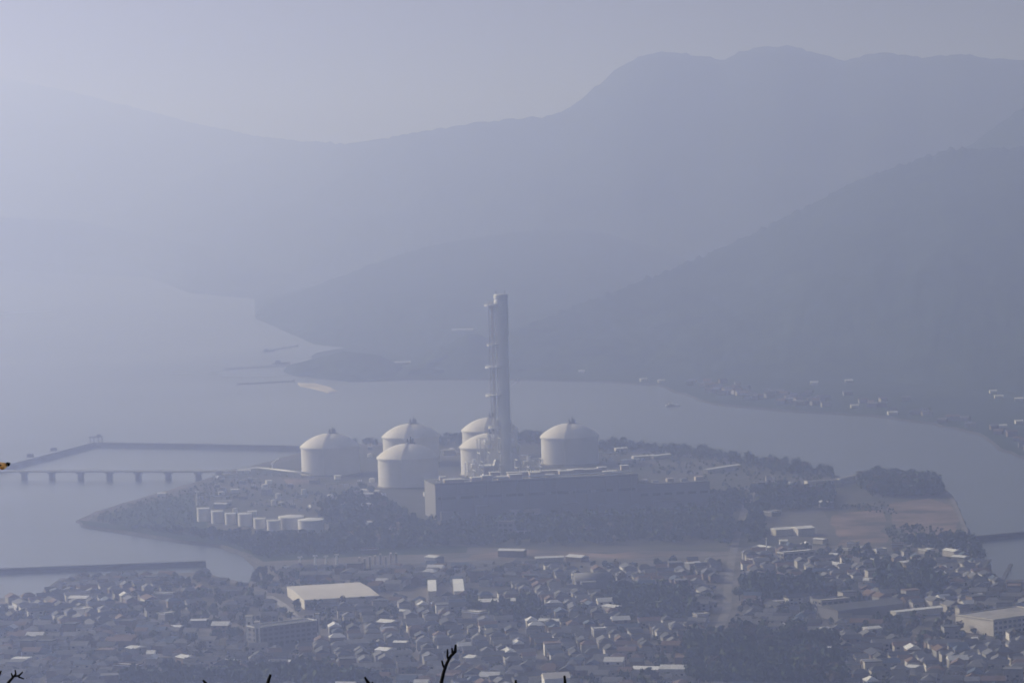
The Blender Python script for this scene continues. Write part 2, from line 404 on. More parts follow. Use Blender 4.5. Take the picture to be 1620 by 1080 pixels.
lng_tank(522, 706, 'leftmost of the large domed tanks, by the white pipeline end', 3)
lng_tank(775, 706, 'front one of the two domed tanks left of the tall chimney', 4)
lng_tank(775, 680, 'rear one of the two domed tanks behind the tall chimney', 5)
lng_tank(901, 690, 'rightmost large domed tank, standing right of the tall chimney', 6)

# ------------------------------------------------------------------ chimney
base = G(801, 778, 2.6)
ch = thing('chimney', 'very tall grey power station chimney with ringed ladder tower on its left', 'chimney', base)
HC = 213.0
MB().lathe((0, 0, 0), [(7.6, 0), (7.2, 10), (6.9, 60), (6.7, 130), (6.7, HC - 6), (7.6, HC - 4), (7.6, HC - 1), (6.2, HC), (4.8, HC), (4.8, HC - 3)], 48).build('shaft', M_stack, ch, False)
MB().lathe((0, 0, 0), [(7.3, HC - 46), (7.5, HC - 44), (7.5, HC - 6.5), (7.0, HC - 6)], 48, capt=False).build('top_band', M_stack, ch)
lad = MB()
for x, y in ((-13.4, -3), (-8.6, -3), (-13.4, 3), (-8.6, 3)): lad.bar((x, y, 0), (x, y, HC - 8), 0.9)
nl = 26
for k in range(nl):
    z0, z1 = (HC - 8) * k / nl, (HC - 8) * (k + 1) / nl
    for y in (-3, 3):
        lad.bar((-13.4, y, z0), (-8.6, y, z1), 0.45); lad.bar((-13.4, y, z1), (-8.6, y, z1), 0.45)
    lad.bar((-13.4, -3, z0), (-13.4, 3, z1), 0.45); lad.bar((-13.4, 3, z1), (-13.4, -3, z1), 0.45)
lad.build('lift_tower', M_lsteel, ch)
MB().box((-10.2, 0, 0), (2.2, 2.4, HC - 9)).build('lift_shaft', M_lsteel, ch)
dpx = scale_at(base)
for py, rr, half in ((482, 8.5, False), (545, 7, True), (580, 9.5, True), (625, 10, True), (676, 8, True)):
    z = (778 - py) / 315.0 * HC
    pm = MB().lathe((-9.5, 0, z), [(rr, 0), (rr, 1.8)], 40, capb=True); pm.build('platform', M_white, ch)
    rl = MB()
    for k in range(30):
        a = 2 * math.pi * k / 30; a2 = 2 * math.pi * (k + 1) / 30
        p, q = (-9.5 + rr * math.cos(a), rr * math.sin(a)), (-9.5 + rr * math.cos(a2), rr * math.sin(a2))
        rl.bar((*p, z + 1.7), (*p, z + 3.1), 0.15); rl.bar((*p, z + 3.0), (*q, z + 3.0), 0.25)
    rl.build('railing', M_lsteel, ch)
MB().box((14.5, 0, 118), (5, 4, 0.6)).box((15.5, 0, 118.6), (2, 2, 3)).bar((8, 0, 114), (14.5, 0, 118.2), 0.5).build('warning_lamp_bracket', M_white, ch)
for sx in (-1, 1):
    for sy in (-1, 1): MB().bar((sx * 7, sy * 5, 78), (sx * 22, sy * 9, 0), 1.6).build('brace_leg', M_lsteel, ch)
    for z_, w_ in ((20, 17.5), (40, 13.5), (60, 10)): MB().bar((sx * w_, -7, z_), (sx * 6, -5, z_ + 4), 1.0).build('brace', M_lsteel, ch)
for a in (0.9, 2.4, 4.0, 5.3):
    MB().bar((7.3 * math.cos(a), 7.3 * math.sin(a), HC - 0.2), (7.3 * math.cos(a), 7.3 * math.sin(a), HC + 3.5), 0.3).build('lightning_rod', M_dsteel, ch)

# ------------------------------------------------------------------ turbine hall and the machinery on and beside it
A, B_, C_ = G(690, 823, 2.6), G(1010, 806.5, 2.6), G(649, 815, 2.6)
u = (B_ - A); Lh = u.length; ang = math.atan2(u.y, u.x)
Dh = abs((C_ - A).dot(Vector((-math.sin(ang), math.cos(ang), 0)))) ; Dh = max(Dh, 48)
Hh = 35.0
hl = thing('turbine_hall', 'long dark power plant hall with a paler left end wall', 'industrial building', A, ang)
def wallbox(mb, x0, x1, y0, y1, z0, z1): return mb.box(((x0 + x1) / 2, (y0 + y1) / 2, z0), (x1 - x0, y1 - y0, z1 - z0))
wallbox(MB(), 0.3, Lh, 0, Dh, 0, Hh).build('wall', M_hall, hl)
wallbox(MB(), -0.1, 0.28, -0.02, Dh + 0.02, 0, Hh).build('end_wall', M_hallend, hl)['label'] = 'paler left end wall'
wallbox(MB(), -0.6, Lh + 0.6, -0.6, Dh + 0.6, Hh + 0.02, Hh + 1.0).build('roof', M_hallroof, hl)
wallbox(MB(), -0.5, Lh + 0.5, -0.5, 0.1, Hh + 1.02, Hh + 1.9).build('parapet', M_hall, hl)
nb = 9
for k in range(nb):
    x = Lh * (k + 0.5) / nb
    wallbox(MB(), x - 9, x + 9, -0.25, -0.02, 20.5, 23.0).build('window_band', M_glass, hl)
    wallbox(MB(), x + Lh / nb / 2 - 0.5, x + Lh / nb / 2 + 0.5, -0.45, -0.02, 0, Hh).build('pilaster', M_hall, hl)
for k in (1, 4, 7): 
    x = Lh * (k + 0.5) / nb; wallbox(MB(), x - 3, x + 3, -0.25, -0.02, 0, 6).build('door', M_steel, hl)
for k, (x0, wd, ht) in enumerate(((4, 22, 9), (40, 14, 13), (75, 30, 7), (128, 18, 11), (165, 26, 8))):
    if x0 + wd < Lh: wallbox(MB(), x0, x0 + wd, -7, -0.5, 0, ht).build('lean_to', (M_hallend, M_hall, M_pink)[k % 3], hl)
for k in range(14):
    x = 6 + (Lh - 12) * k / 13 + random.uniform(-3, 3); MB().tube([(x, -0.8, 9), (x, -0.8, Hh + 2.2)], 0.5, 6).build('downpipe', M_steel, hl)
for k in range(10):
    x = random.uniform(8, Lh - 8); wallbox(MB(), x - 4, x + 4, -0.3, -0.02, 27 + random.uniform(-1, 1), 30.5).build('louvre', M_steel, hl)
mbp = MB()
for yy in (9, 11): mbp.tube([(3, yy, Hh + 3), (Lh * 0.4, yy + 2, Hh + 3.4), (Lh - 4, yy + 1, Hh + 3)], 0.7, 6)
mbp.build('roof_pipe', M_lsteel, hl)
lh = thing('lower_hall', 'lower dark hall continuing right of the long hall', 'industrial building', A + Vector((math.cos(ang), math.sin(ang), 0)) * (Lh + 3) + Vector((-math.sin(ang), math.cos(ang), 0)) * 9, ang)
L2 = (G(1128, 801, 2.6) - G(1013, 806, 2.6)).length
wallbox(MB(), 0, L2, 0, 34, 0, 24).build('wall', M_hall, lh); wallbox(MB(), -0.4, L2 + 0.4, -0.4, 34.4, 24.02, 24.9).build('roof', M_hallroof, lh)
for k in range(6): wallbox(MB(), L2 * k / 6 + 2, L2 * k / 6 + 10, -0.25, -0.02, 13, 15.5).build('window_band', M_glass, lh)
for k in range(5): wallbox(MB(), L2 * k / 5 + 3, L2 * k / 5 + 3 + random.uniform(4, 10), 10, 17, 24.92, 24.92 + random.uniform(2, 4)).build('roof_ventilator', (M_pink, M_steel)[k % 2], lh)
wallbox(MB(), L2 * 0.2, L2 * 0.55, -9, -0.5, 0, 8).build('lean_to', M_school_, lh)
# roof plant: pale ventilators, seen as bright strips and boxes
inv = Matrix.Rotation(-ang, 3, 'Z')
def roof_local(px, py, z): return inv @ (G(px, py, z) - A)
for (px, py, ln, ht, dp) in ((717, 764, 18, 3.5, 7), (755, 761, 13, 4, 8), (774, 763, 10, 5.5, 7), (796, 758, 12, 3, 6), (815, 758, 13, 5, 7), (818, 750, 24, 3, 6), (846, 755, 11, 5, 6),
                         (862, 748, 28, 3, 6), (895, 750, 14, 3.5, 7), (900, 743, 16, 3, 6), (924, 741, 18, 2.5, 6), (737, 768, 9, 3, 6), (780, 752, 10, 4, 6), (950, 744, 9, 4, 5), (965, 749, 14, 2.5, 7), (985, 742, 8, 4.5, 5), (700, 762, 6, 5, 5), (870, 754, 8, 2.5, 5)):
    q = roof_local(px, py, 2.6 + Hh + 1.0)
    y = min(max(q.y, 6), Dh - 5)
    e = link('roof_ventilator', None, hl, (q.x, y, Hh + 1.02))
    e.name = 'roof_ventilator'
    mbv = MB().box((0, 0, 0), (ln, dp, ht)); body = mbv.mesh('casing', M_pink)
    bpy.data.objects.remove(e)
    bo = link('roof_ventilator', body, hl, (q.x, y, Hh + 1.02))
    MB().box((0, 0, ht), (ln + 1, dp + 1, 0.5)).build('cover', M_white, bo)
# boiler frames with exhaust ducts beside the chimney
def boiler(px, py, label, w_, h_, dx):
    c = G(px, py, 2.6); b_ = thing('heat_recovery_boiler', label, 'boiler', c, ang, group='boilers beside the chimney')
    MB().box((0, 0, 4), (w_ * 0.7, 10, h_ * 0.42)).build('casing', M_pink, b_)
    fr = MB()
    for x in (-w_ / 2 - 1.5, 0, w_ / 2 + 1.5):
        for y in (-8, 8):
            fr.bar((x, y, 0), (x, y, h_), 0.9)
    for z in (h_ * 0.25, h_ * 0.5, h_ * 0.75, h_):
        for y in (-8, 8): fr.bar((-w_ / 2 - 1.5, y, z), (w_ / 2 + 1.5, y, z), 0.7)
        for x in (-w_ / 2 - 1.5, 0, w_ / 2 + 1.5): fr.bar((x, -8, z), (x, 8, z), 0.7)
    for z in (0, h_ * 0.25, h_ * 0.5, h_ * 0.75):
        fr.bar((-w_ / 2 - 1.5, -8, z), (0, -8, z + h_ * 0.25), 0.6); fr.bar((0, -8, z + h_ * 0.25), (w_ / 2 + 1.5, -8, z), 0.6)
    fr.build('frame', M_lsteel, b_)
    MB().box((0, 0, h_ - 5.5), (w_ * 0.5, 7, 4)).lathe((0, 0, h_ - 1.5), [(2, 0), (2, 5)], 14).build('steam_drum', M_lsteel, b_)
    MB().box((0, -1, h_ * 0.52), (w_ + 6, 19, 0.6)).build('platform', M_white, b_)
    MB().bar((dx, -9, 3), (dx + 13, -7, h_ * 0.62), 5, 5).build('exhaust_duct', M_lsteel, b_)
boiler(776, 782, 'tall pale steel boiler frame in front of the paired domed tanks', 20, 60, -6)
boiler(752, 784, 'lower pale boiler frame left of the tall boiler frame', 14, 36, -3)
boiler(838, 776, 'low boiler frame just right of the tall chimney foot', 24, 34, -4)

# ------------------------------------------------------------------ generic buildings
ROOFC = {'grey': mat('roof_grey_tile', (0.13, 0.135, 0.15), 0.75, 0.25, 0.3), 'dark': mat('roof_dark_tile', (0.045, 0.05, 0.058), 0.7, 0.25, 0.3),
         'brown': mat('roof_brown_tile', (0.13, 0.085, 0.065), 0.8, 0.25, 0.3), 'blue': mat('roof_blue_tile', (0.05, 0.08, 0.13), 0.6, 0.25, 0.3),
         'pale': mat('roof_pale_sheet', (0.66, 0.66, 0.66), 0.45, 0.12, 0.3)}
WALLC = [mat('wall_cream', (0.40, 0.38, 0.35), 0.85, 0.15, 0.3), mat('wall_white', (0.58, 0.57, 0.55), 0.8, 0.1, 0.3), mat('wall_grey', (0.25, 0.25, 0.25), 0.85, 0.15, 0.3), mat('wall_brown', (0.17, 0.13, 0.10), 0.85, 0.2, 0.3)]

def block(name, label, cat, c, rz, L, W, H, wall, roofm, floors=0, style='flat', rise=0.0, group=None, bays=None, parapet=None, ends=True):
    """one building standing at c with its long side along local x; windows on the near side and the left end"""
    o = thing(name, label, cat, c, rz, group)
    MB().box((0, 0, 0), (L, W, H)).build('wall', wall, o)
    if style == 'flat':
        MB().box((0, 0, H + 0.02), (L + 0.6, W + 0.6, 0.5)).build('roof', roofm, o)
        pp = MB()
        for cx_, cy_, dx, dy in ((0, -W / 2 - 0.1, L + 0.6, 0.35), (0, W / 2 + 0.1, L + 0.6, 0.35), (-L / 2 - 0.1, 0, 0.35, W - 0.2), (L / 2 + 0.1, 0, 0.35, W - 0.2)):
            pp.box((cx_, cy_, H + 0.53), (dx, dy, 0.8))
        pp.build('parapet', parapet or wall, o)
    else:
        hx, hy, e = L / 2 + 0.5, W / 2 + 0.6, 0.0
        if style == 'gable':
            MB().add([(-hx, -hy, H), (hx, -hy, H), (hx, hy, H), (-hx, hy, H), (-hx, 0, H + rise), (hx, 0, H + rise)],
                     [(0, 1, 5, 4), (2, 3, 4, 5), (0, 4, 3), (1, 2, 5), (3, 2, 1, 0)]).build('roof', roofm, o)
        elif style == 'barrel':
            n = 12; v = []; f = []
            for k in range(n + 1):
                a = math.pi * k / n
                for x in (-hx, hx): v.append((x, -hy * math.cos(a), H + rise * math.sin(a)))
            for k in range(n): f.append((2 * k, 2 * k + 1, 2 * k + 3, 2 * k + 2))
            f.append(tuple(range(0, 2 * n + 2, 2))); f.append(tuple(range(2 * n + 1, 0, -2)))
            MB().add(v, f).build('roof', roofm, o, True)
    if floors:
        fh = H / floors; nb_ = bays or max(2, int(L / 4.5)); wme = MB().box((0, 0, 0), (L / nb_ * 0.62, 0.12, fh * 0.5)).mesh('window', M_glass)
        ne = max(1, int(W / 5)); eme = MB().box((0, 0, 0), (0.12, W / ne * 0.5, fh * 0.5)).mesh('window', M_glass)
        for fl in range(floors):
            for k in range(nb_): link('window', wme, o, (-L / 2 + L * (k + 0.5) / nb_, -W / 2 - 0.05, fl * fh + fh * 0.28))
            for k in range(ne if ends else 0): link('window', eme, o, (-L / 2 - 0.05, -W / 2 + W * (k + 0.5) / ne, fl * fh + fh * 0.28))
    return o
def block_px(name, label, cat, px0, py0, px1, py1, W, H, wall, roofm, **k):
    """the near ground edge of the building runs from one pixel to the other"""
    a, b2 = G(px0, py0, 2.55), G(px1, py1, 2.55); d = b2 - a; rz = math.atan2(d.y, d.x)
    c = (a + b2) / 2 + Vector((-math.sin(rz), math.cos(rz), 0)) * W / 2
    KEEP.append((c.x, c.y, max(d.length, W) / 2 + 5))
    return block(name, label, cat, c, rz, d.length, W, H, wall, roofm, **k)
KEEP = []
for q1, q2, rr_ in (((1135, 1000), (1150, 962), 9), ((1150, 962), (1158, 880), 9), ((1158, 880), (1192, 775), 9), ((425, 942), (476, 984), 5)):
    for k in range(31):
        q = G(*q1).lerp(G(*q2), k / 30); KEEP.append((q.x, q.y, rr_))
M_school = mat('school_wall', (0.17, 0.17, 0.18), 0.8, 0.1, 0.1)
block_px('warehouse', 'long warehouse with a wide cream flat roof at the town edge', 'warehouse', 482, 964, 600, 957, 88, 8, M_cream, mat('cream_roof', (0.58, 0.55, 0.52), 0.7, 0.08, 0.05), style='gable', rise=1.2)
block_px('school_block', 'four storey block with pale stair towers standing front left in town', 'school', 407, 1024, 502, 1012, 14, 14, M_school, M_hallroof, floors=4, parapet=M_white)  # parapet coloured white to paint in the sunlit roof edge
sb = None
def tower(px, py, w_, d_, h_, label):
    c = G(px, py, 2.55); KEEP.append((c.x, c.y, 6))
    o = thing('stair_tower', label, 'tower', c, 0.06)
    MB().box((0, 0, 0), (w_, d_, h_)).build('wall', M_white, o); MB().box((0, 0, h_ + 0.02), (w_ + 0.5, d_ + 0.5, 0.5)).build('roof', M_conc, o)
    MB().box((0, -d_ / 2 - 0.06, h_ * 0.2), (w_ * 0.4, 0.12, h_ * 0.6)).build('window_strip', M_glass, o)
tower(395, 1012, 5, 9, 18, 'leftmost pale stair tower of the four storey block')
tower(408, 1026, 4, 9, 20, 'pale stair tower at the near left corner of the four storey block')
tower(503, 1006, 3, 5, 17, 'slim pale stair tower at the right end of the four storey block')
block_px('white_hall', 'narrow hall with a white roof running away, left of a twin', 'hall', 678, 948, 690, 947.62, 70, 7, M_cream, M_white, style='gable', rise=1.0)
block_px('white_hall', 'narrow hall with a white roof running away, right of a twin', 'hall', 719, 948, 734, 947.52, 76, 7, M_cream, M_white, style='gable', rise=1.0)
block_px('low_shop', 'low wide building with a pale shallow double roof amid town trees', 'shop', 755, 962, 816, 960, 16, 5, M_school, ROOFC['pale'], style='gable', rise=1.6)
block_px('sports_hall', 'hall with a grey rounded barrel roof right of the town centre', 'hall', 912, 934, 968, 932, 24, 7, M_school, ROOFC['grey'], style='barrel', rise=6)
block_px('office_block', 'large flat roofed block with a cream left wall at the right edge', 'office', 1572, 1006, 1668, 992, 40, 11, M_cream, M_conc, floors=3, ends=False)
block_px('white_house', 'white walled house with a stepped roof cut by the bottom edge', 'house', 862, 1092, 902, 1090, 14, 8, M_white, M_cream, style='gable', rise=3)
block_px('factory_shed', 'dark roofed factory shed left of the mast at right', 'shed', 1326, 982, 1430, 970, 26, 8, M_school, M_hallroof, style='gable', rise=3)
block_px('long_shed', 'long thin shed with a bright white roof right of the factory sheds', 'shed', 1418, 978, 1492, 970, 8, 5, M_cream, M_white, style='gable', rise=0.8)
block_px('small_office', 'dark three storey box beside a pale roofed factory in the right part', 'office', 1300, 972, 1345, 968, 12, 10, M_school, M_conc, floors=3)
block_px('long_low_building', 'long low building with a pale roof edge under the dirt fields', 'building', 1240, 888, 1288, 884, 12, 7, M_school, M_white, floors=2)
block_px('white_shed', 'white shed left of its twin on the pale yard', 'shed', 1228, 848, 1255, 846, 12, 6, M_cream, M_white, style='gable', rise=1.5)
block_px('white_shed', 'square white shed right of its twin on the pale yard', 'shed', 1263, 848, 1289, 846, 16, 7, M_cream, M_white, style='gable', rise=1.5)
block_px('low_cream_building', 'long low cream building against the dark wood near the far shore', 'building', 1278, 772, 1330, 769, 10, 6, M_cream, M_cream)
block_px('white_long_shed', 'thin white shed reaching toward the dark wood near the far shore', 'shed', 1320, 768, 1356, 760, 6, 5, M_cream, M_white)
block_px('grey_store', 'small grey store building in front of the long dark hall', 'store', 788, 850, 812, 850, 10, 14, M_school, M_conc, floors=3)
block_px('low_grey_annex', 'low grey annex right of the small grey store', 'annex', 814, 851, 842, 850, 9, 5, M_school, ROOFC['pale'])
for (a0, b0, a1, b1, lab) in ((985, 734, 1012, 732, 'nearest of three thin white sheds behind the long hall'), (1003, 728, 1036, 726, 'middle one of three thin white sheds behind the long hall'), (1034, 727, 1062, 724, 'farthest right of three thin white sheds behind the long hall'),
                              (1120, 749, 1150, 744, 'short white shed near the right end of the long hall'), (1150, 744, 1172, 741, 'white canopy right of the short shed beyond the long hall'),
                              (975, 715, 993, 714, 'small white shed at the tree belt right of the last domed tank'), (813, 727, 836, 726, 'white shed behind the chimney foot'), (812, 699, 824, 698, 'tiny white hut behind the chimney near the tree belt')):
    block_px('white_shed', lab, 'shed', a0, b0, a1, b1, 8, 4.5, M_cream, M_white, style='gable', rise=0.8)
# round-roofed hut by the near tank, and other yard buildings
block_px('arched_hut', 'small arched white hut below the nearest domed tank', 'hut', 597, 790, 607, 790, 8, 3, M_white, M_white, style='barrel', rise=4)
block_px('long_white_roof', 'thin white roofed shed left of the nearest domed tank foot', 'shed', 570, 780, 598, 782, 5, 4, M_cream, M_white, style='gable', rise=0.6)
for (x, y, l_, lab) in ((399, 815, 14, 'small white hut behind the small tanks'), (372, 780, 12, 'white hut in the left yard'), (426, 766, 8, 'tiny white hut below the white pipeline'), (535, 758, 9, 'tiny white hut right of the leftmost domed tank'),
                        (613, 843, 16, 'pale low hut at the tree edge left of the hall'), (583, 832, 14, 'pale low hut left in the bare yard'), (256, 786, 13, 'white hut near the left shore of the plant'), (386, 749, 20, 'white roofed hut where the trestle lands'),
                        (676, 785, 10, 'tiny white hut just left of the pale end wall'), (564, 717, 8, 'white cabin between the two left domed tanks')):
    block_px('hut', lab, 'hut', x - l_ / 2 * 1.0, y, x + l_ / 2 * 1.0, y - 0.5, 6, 4, M_white, M_white, style='gable', rise=0.7, group='small huts about the plant')
# striped store: stacked bays
o = thing('open_store', 'open storage racks with upright pale stripes right of the white posts', 'rack', G(598, 900, 2.55), 0.05)
KEEP.append((o.location.x, o.location.y, 24))
for k in range(8):
    MB().box((-16 + 4.6 * k, 0, 0), (1.8, 8, random.uniform(10, 15))).build('rack_bay', M_pink if k % 3 == 0 else M_conc, o)
MB().box((0, 0, 0), (38, 9, 1)).build('base', M_dconc, o)
for k, (px, py, h) in enumerate(((475, 898, 9), (499, 894, 8), (516, 893, 7), (533, 892, 8), (453, 908, 6), (312, 799, 14), (843, 808, 14))):
    labs = ['tall leftmost white post on the near shore', 'second white post on the near shore', 'third white post on the near shore', 'rightmost white post on the near shore', 'short white post by the inlet', 'white mast standing behind the first small tank', 'floodlight mast in front of the long dark hall']
    o = thing('floodlight_mast', labs[k], 'mast', G(px, py, 2.55))
    MB().lathe((0, 0, 0), [(1.1, 0), (0.7, h)], 10).build('pole', M_white, o); MB().box((0, 0, h), (4, 1.5, 1.2)).build('lamp_head', M_white, o)
o = thing('mast', 'thin tall white mast above the right part of town', 'mast', G(1213, 882, 2.55)); MB().lathe((0, 0, 0), [(0.7, 0), (0.4, 17)], 8).build('pole', M_white, o); MB().box((0, 0, 17), (1.4, 1.4, 0.8)).build('cap', M_white, o)

# ------------------------------------------------------------------ small tanks
for (px, py, rr, h, lab) in ((322, 824, 6.5, 13, 'leftmost small tank by the left shore'), (344, 827, 6, 12, 'second small tank from the left'), (365, 829, 5.5, 11, 'third small tank from the left'),
                        (388, 831, 7, 12, 'fourth small tank from the left'), (411, 835, 6, 9.5, 'fifth small tank from the left'), (433, 839, 6.5, 10, 'sixth small tank from the left'),
                        (461, 836, 12.5, 12, 'wide white small tank, second from the right of its row'), (492, 841, 12.5, 12, 'wide white small tank at the right end of its row')):
    o = thing('small_tank', lab, 'tank', G(px, py, 2.6), group='small tanks near the left shore')
    MB().lathe((0, 0, 0), [(rr, 0), (rr, h)], 36, capt=False).build('wall', M_tank, o, True)
    MB().lathe((0, 0, 0), [(rr + 0.3, h - 0.3), (rr + 0.3, h + 0.2), (0.3, h + rr * 0.16)], 36).build('roof', M_white, o)
    MB().bar((rr + 0.5, 0, 0), (rr + 0.5, 0, h + 1), 0.5).build('ladder', M_steel, o)
    rl = MB()
    for k in range(20):
        a, a2 = 2 * math.pi * k / 20, 2 * math.pi * (k + 1) / 20
        rl.bar((rr * math.cos(a), rr * math.sin(a), h + 0.1), (rr * math.cos(a), rr * math.sin(a), h + 1.3), 0.12); rl.bar((rr * math.cos(a), rr * math.sin(a), h + 1.2), (rr * math.cos(a2), rr * math.sin(a2), h + 1.2), 0.14)
    rl.build('railing', M_lsteel, o)

# ------------------------------------------------------------------ jetty, trestle, breakwaters
def mound(name, label, pts, wd, h, m, cat='breakwater', cap=M_dconc):
    o = thing(name, label, cat, pts[0]); off = pts[0]; n = len(pts); vs = []; fs = []
    dense = []
    for i in range(n - 1):
        k = max(1, int((pts[i + 1] - pts[i]).length / 6))
        dense += [pts[i].lerp(pts[i + 1], j / k) for j in range(k)]
    dense.append(pts[-1]); n = len(dense)
    for i, p in enumerate(dense):
        d = (dense[min(i + 1, n - 1)] - dense[max(i - 1, 0)]); nn = Vector((-d.y, d.x, 0)).normalized()
        for s_, z in ((-1.0, -2), (-0.62, h * 0.55), (-0.4, h), (0.4, h), (0.62, h * 0.55), (1.0, -2)):
            q = p + nn * wd / 2 * s_ * random.uniform(0.9, 1.12) - off; vs.append((q.x, q.y, z + random.uniform(-0.35, 0.35) - off.z))
    for i in range(n - 1):
        for k in range(5): fs.append((i * 6 + k, i * 6 + k + 1, (i + 1) * 6 + k + 1, (i + 1) * 6 + k))
    fs += [(0, 1, 2, 3, 4, 5), tuple((n - 1) * 6 + k for k in range(6))]
    MB().add(vs, fs).build('rubble_mound', m, o)
    wl = MB()
    for i in range(len(pts) - 1):
        wl.bar(pts[i] - off + Vector((0, 0, h + 0.5 - off.z)), pts[i + 1] - off + Vector((0, 0, h + 0.5 - off.z)), 3, 1.6)
    wl.build('cap_wall', cap, o); return o
mound('breakwater', 'dark straight breakwater running left from the leftmost domed tank', [G(485, 712, 0), G(300, 708, 0), G(150, 706, 0)], 15, 4.2, M_rock)
mound('breakwater', 'broad dark breakwater slanting from the far corner to the left edge', [G(150, 706, 0), G(75, 726, 0), G(-10, 748, 0), G(-160, 778, 0)], 24, 4.6, M_rock)
mound('breakwater', 'low dark breakwater in front of the left town shore', [G(-160, 915, 0), G(0, 906, 0), G(160, 900, 0), G(326, 894, 0)], 10, 3.0, M_rock)
mound('breakwater', 'dark breakwater reaching into the water at the right edge', [G(1534, 856, 0), G(1620, 848, 0), G(1800, 832, 0)], 10, 3.2, M_rock)
# berth platform at the far corner
o = thing('berth_platform', 'dark berth platform on piles at the far breakwater corner', 'platform', G(152, 700, 0), 0.1)
MB().box((0, 0, 7), (19, 10, 1.6)).build('deck', M_dconc, o)
for x in (-8, -3, 3, 8):
    for y in (-4, 4): MB().lathe((x, y, -2), [(0.7, 0), (0.7, 9)], 8).build('pile', M_dsteel, o)
MB().box((4, 0, 8.62), (6, 5, 2.5)).build('cabin', M_dsteel, o)
for (px, py, lab) in ((48, 722, 'dark mooring block on the slanting breakwater, nearer the left edge'), (85, 712, 'dark mooring block midway along the slanting breakwater')):
    o = thing('mooring_block', lab, 'mooring block', G(px, py, 4.5)); MB().box((0, 0, -1.0), (8, 6, 4.5)).build('block', M_dconc, o); MB().lathe((0, 0, 3.5), [(0.8, 0), (0.6, 1), (1.1, 1.3)], 10).build('bollard', M_dsteel, o)
# trestle
ta, tb = G(-120, 756, 0), G(368, 757, 0); d = tb - ta; rz = math.atan2(d.y, d.x); Lt = d.length
o = thing('trestle_bridge', 'long trestle bridge on seven thick piers crossing the bay to the plant', 'bridge', ta, rz)
MB().box((Lt / 2, 0, 7.2), (Lt, 8, 1.5)).build('deck', M_conc, o)
MB().box((Lt / 2, 3.2, 8.72), (Lt, 1.6, 1.1)).build('pipe_rack', M_lsteel, o)
rl = MB()
for k in range(int(Lt / 6)): rl.bar((3 + 6 * k, -3.8, 8.7), (3 + 6 * k, -3.8, 10), 0.2)
rl.bar((0, -3.8, 9.9), (Lt, -3.8, 9.9), 0.25); rl.build('railing', M_lsteel, o)
for px in (-105, -58, -10, 36, 80, 126, 172, 218, 266, 314):
    q = G(px, 757, 0) - ta; x = q.x * math.cos(rz) + q.y * math.sin(rz)
    pr = MB(); pr.box((x, 0, 5.4), (9, 7, 1.8)); pr.add([(x + sx * w_, sy * 2.6, z) for z, w_ in ((-2, 3.2), (5.38, 2.6)) for sx, sy in ((-1, -1), (1, -1), (1, 1), (-1, 1))],
           [(0, 1, 5, 4), (1, 2, 6, 5), (2, 3, 7, 6), (3, 0, 4, 7)]); pr.build('pier', M_dconc, o)
# white pipeline and loading arm
pts = [G(362, 745, 4), G(410, 742, 5), G(450, 746, 6), G(490, 751, 6)]
o = thing('pipeline', 'bright white pipeline leading to the leftmost domed tank', 'pipeline', G(362, 745, 2.6))
for s_ in (-1, 0, 1): MB().tube([p - o.location + Vector((0, s_ * 2.2, 1.5)) for p in pts], 1.0, 8).build('pipe', M_white, o, True)
for k in range(12):
    p = pts[0].lerp(pts[-1], k / 11); MB().box((p.x - o.location.x, p.y - o.location.y, -0.2), (1, 7, 2.6)).build('support', M_conc, o)
o = thing('loading_crane', 'white curved loading crane standing on the pipeline', 'crane', G(431, 744, 2.6))
MB().lathe((0, 0, 0), [(0.9, 0), (0.8, 7)], 10).build('post', M_white, o)
MB().tube([(0, 0, 6.5), (2, 0, 10), (5, 0, 12.5), (8, 0, 13.5)], [0.9, 0.9, 0.8, 0.7], 8).build('arm', M_white, o)
MB().box((0, 0, 7), (2.4, 2.4, 1.5)).build('pivot', M_white, o)
# far dark jetties and floats by the knoll
for (a, b2, lab) in (((355, 584), (470, 577), 'upper far dark float line left of the small knoll'), ((375, 608), (465, 603), 'lower far dark float line left of the small knoll'), ((418, 556), (470, 547), 'short far jetty above the float lines')):
    p, q = G(*a, z=0.0), G(*b2, z=0.0); o = thing('floating_jetty', lab, 'jetty', p)
    MB().bar((0, 0, 0.4), q - p + Vector((0, 0, 0.4)), 7, 1.8).build('pontoon', M_dconc, o)
    for k in range(6): r_ = (q - p) * (k / 5); MB().lathe((r_.x, r_.y, -1), [(1.2, 0), (1.2, 5)], 8).build('pile', M_dsteel, o)
for (px, py, lab, l_, w_, h_) in ((425, 556, 'dark far work boat nearest the left end of the short jetty', 26, 7, 5), (445, 575, 'dark far barge at the inner end of the upper float line', 34, 10, 5), (1065, 642, 'small white boat off the right hand shore', 22, 5, 2.5)):
    o = thing('boat', lab, 'boat', G(px, py, 0.0), 0.1)
    hx, hy = l_ / 2, w_ / 2
    MB().add([(-hx, -hy, 0.1), (hx * 0.6, -hy, 0.1), (hx * 0.9, 0, 0.1), (hx * 0.6, hy, 0.1), (-hx, hy, 0.1), (-hx, -hy, 2), (hx * 0.65, -hy, 2.2), (hx, 0, 2.6), (hx * 0.65, hy, 2.2), (-hx, hy, 2)],
             [(0, 1, 6, 5), (1, 2, 7, 6), (2, 3, 8, 7), (3, 4, 9, 8), (4, 0, 5, 9), (5, 6, 7, 8, 9)]).build('hull', M_white if 'white' in lab else M_dsteel, o)
    MB().box((-hx * 0.35, 0, 2.05), (l_ * 0.28, w_ * 0.6, h_)).build('cabin', M_white if 'white' in lab else M_steel, o)
